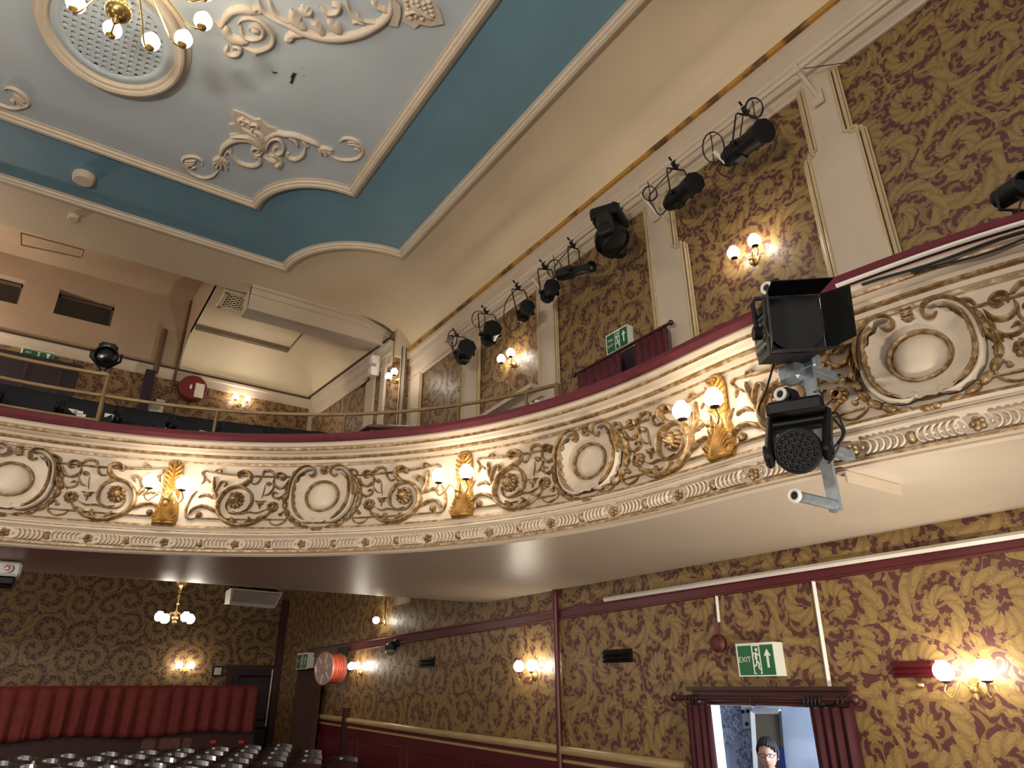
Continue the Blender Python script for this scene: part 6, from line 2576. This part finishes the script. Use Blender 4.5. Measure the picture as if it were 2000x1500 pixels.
he = head_c.z - FLC                              # height of the eyes above the floor
k = he / 1.58
arms, legs, fing = [], [], []
for sg in (-1, 1):
    arms.append([(0, -.02, 1.38 * k, .075), (sg * .15, -.02, 1.38 * k, .06), (sg * .21, -.01, 1.12 * k, .043), (sg * .22, .03, .88 * k, .030), (sg * .22, .04, .82 * k, .030), (sg * .22, .045, .77 * k, .028)])
    for i, (dx, ln) in enumerate(((-.028, .075), (-.01, .09), (.01, .085), (.026, .065))):
        fing.append([(sg * .22, .045, .77 * k, .028), (sg * .215, .045 + dx, .745 * k, .010), (sg * .212, .05 + dx, (.745 - ln * .5) * k, .009), (sg * .204, .056 + dx, (.745 - ln) * k, .007)])
    fing.append([(sg * .22, .04, .82 * k, .030), (sg * .205, .085, .79 * k, .010), (sg * .198, .098, .755 * k, .008)])
    legs.append([(0, -.02, .90 * k, .13), (sg * .09, -.02, .84 * k, .095), (sg * .10, .0, .48 * k, .058), (sg * .10, -.03, .08 * k, .036), (sg * .10, .03, .035, .036), (sg * .10, .12, .03, .030)])
torso = [(0, -.02, .90 * k, .13), (0, -.01, 1.05 * k, .125), (0, -.02, 1.22 * k, .135), (0, -.02, 1.38 * k, .075), (0, -.015, 1.44 * k, .052), (0, .0, 1.50 * k, .055)]
try:
    skinned('body', [torso] + arms + fing + legs, SKIN)
    jt = [(0, -.02, .88 * k, .145), (0, -.01, 1.05 * k, .14), (0, -.02, 1.22 * k, .15), (0, -.02, 1.38 * k, .09), (0, -.015, 1.41 * k, .062)]
    ja = [[(0, -.02, 1.38 * k, .09), (sg * .15, -.02, 1.38 * k, .072), (sg * .21, -.01, 1.12 * k, .054), (sg * .22, .028, .89 * k, .040)] for sg in (-1, 1)]
    skinned('jumper', [jt] + ja, JUMPER)
    skinned('trousers', [[(0, -.02, .96 * k, .14), (0, -.02, .90 * k, .14)]] + [[(0, -.02, .90 * k, .14), (sg * .09, -.02, .84 * k, .105), (sg * .10, .0, .48 * k, .07), (sg * .10, -.03, .10 * k, .052)] for sg in (-1, 1)], TROU)
except Exception as ex:
    print('skin failed', ex)

# head with features
n_, m_ = 28, 22
vs, fs = [], []
for i in range(m_ + 1):
    th = PI * i / m_
    for j in range(n_):
        ph = 2 * PI * j / n_
        x, y, z = math.sin(th) * math.cos(ph), math.sin(th) * math.sin(ph), math.cos(th)
        X, Y, Z = x * .076, y * .096, z * .118
        if z < 0:
            X *= 1 - .28 * (-z) ** 1.3
            if y > 0:
                Y *= 1 - .02 * (-z)
            else:
                Y *= 1 - .35 * (-z)
        if y > .3:
            nb = math.exp(-(x / .17) ** 2)
            Y += .022 * nb * math.exp(-((z + .30) / .17) ** 2)           # nose tip
            Y += .010 * nb * math.exp(-((z + .10) / .2) ** 2)            # bridge
            Y -= .010 * math.exp(-((abs(x) - .40) / .18) ** 2) * math.exp(-((z - .02) / .12) ** 2)   # eye sockets
            Y += .006 * math.exp(-((z - .17) / .08) ** 2)                # brow
            Y += .006 * math.exp(-(x / .3) ** 2) * math.exp(-((z + .58) / .09) ** 2)   # lips
            Y += .009 * math.exp(-(x / .3) ** 2) * math.exp(-((z + .88) / .12) ** 2)   # chin
        vs.append(hp_(X, Y, Z))
for i in range(m_):
    for j in range(n_):
        fs.append((i * n_ + j, (i + 1) * n_ + j, (i + 1) * n_ + (j + 1) % n_, i * n_ + (j + 1) % n_))
g = MB().add(vs, fs)
for sg in (-1, 1):
    g.ball(hp_(sg * .077, -.004, -.012), .03, sq=(.35, .65, 1), n=10, m=8, M=Matrix.Rotation(math.atan2(side.y, side.x), 3, 'Z'))
g.build('head', SKIN, person, smooth=80)
for sg in (-1, 1):
    e_ = MB().ball(hp_(sg * .031, .078, .003), .0105, n=12, m=8)
    e_.build('eye', EYEW, person, smooth=80)
    MB().lathe([(.0058, 0), (.004, .002), (0, .0025)], hp_(sg * .031, .0878, .003), face, 10).build('iris', EYED, person)
MB().tube([hp_(-.024, .083, -.07), hp_(-.01, .094, -.067), hp_(0, .096, -.069), hp_(.01, .094, -.067), hp_(.024, .083, -.07)], [.003, .0055, .006, .0055, .003], 6).build('mouth', LIPS, person)
gl = MB()
for sg in (-1, 1):
    q = [hp_(sg * .034 + .026 * math.cos(a), .099 - .10 * (.026 * math.cos(a) * sg + .0) , .0 + .016 * math.sin(a) * (1 if abs(math.sin(a)) < .7 else .95)) for a in [2 * PI * k_ / 20 for k_ in range(21)]]
    gl.tube(q, .0022, 5, cap=False)
    gl.tube([hp_(sg * .060, .094, .004), hp_(sg * .078, .06, .006), hp_(sg * .080, .0, .002)], .002, 5)
gl.tube([hp_(-.009, .101, .003), hp_(0, .104, .006), hp_(.009, .101, .003)], .002, 5)
gl.build('glasses', BLACK, person)
# hair: a cap over crown, sides and nape with a fringe
vs, fs = [], []
for i in range(15):
    th = math.radians(4 + 104 * i / 14)
    for j in range(n_):
        ph = 2 * PI * j / n_
        fr = max(0, math.sin(ph))
        lim = math.radians(108 - 16 * (1 - abs(math.sin(ph))) - 58 * fr ** .5)
        t2 = min(th, lim)
        x, y, z = math.sin(t2) * math.cos(ph), math.sin(t2) * math.sin(ph), math.cos(t2)
        if z < .1:
            x *= 1 - .35 * (.1 - z)
            y *= 1 - .30 * (.1 - z)
        wv = 1 + .025 * math.sin(9 * ph + 3 * i) * (i > 3) + .02 * math.sin(23 * ph)
        vs.append(hp_(x * .083 * wv, y * .104 * wv - .006, z * .129 + .002))
for i in range(14):
    for j in range(n_):
        fs.append((i * n_ + j, (i + 1) * n_ + j, (i + 1) * n_ + (j + 1) % n_, i * n_ + (j + 1) % n_))
fs.append(list(range(n_)))
hr = MB().add(vs, fs).build('hair', HAIR, person, smooth=80)
m = hr.modifiers.new('thick', 'SOLIDIFY')
m.thickness = .012

g = MB()
for i in range(46):
    ph = 2 * PI * i / 46 + .05 * math.sin(i * 7)
    fr = max(0, math.sin(ph))
    end = math.radians(104 - 50 * fr ** .5 + 6 * math.sin(i * 3.7))
    pts = []
    for k_ in range(7):
        t2 = math.radians(8) + (end - math.radians(8)) * k_ / 6
        p2 = ph + .35 * (k_ / 6) ** 2 * (1 if i % 3 else .6)
        x, y, z = math.sin(t2) * math.cos(p2), math.sin(t2) * math.sin(p2), math.cos(t2)
        if z < .1:
            x *= 1 - .35 * (.1 - z)
            y *= 1 - .30 * (.1 - z)
        pts.append(hp_(x * .088, y * .109 - .006, z * .135 + .002))
    g.tube(smooth_path(pts, 2), [.006] + [.010] * 11 + [.004], 5)
g.build('hair_locks', HAIR, person, smooth=80)
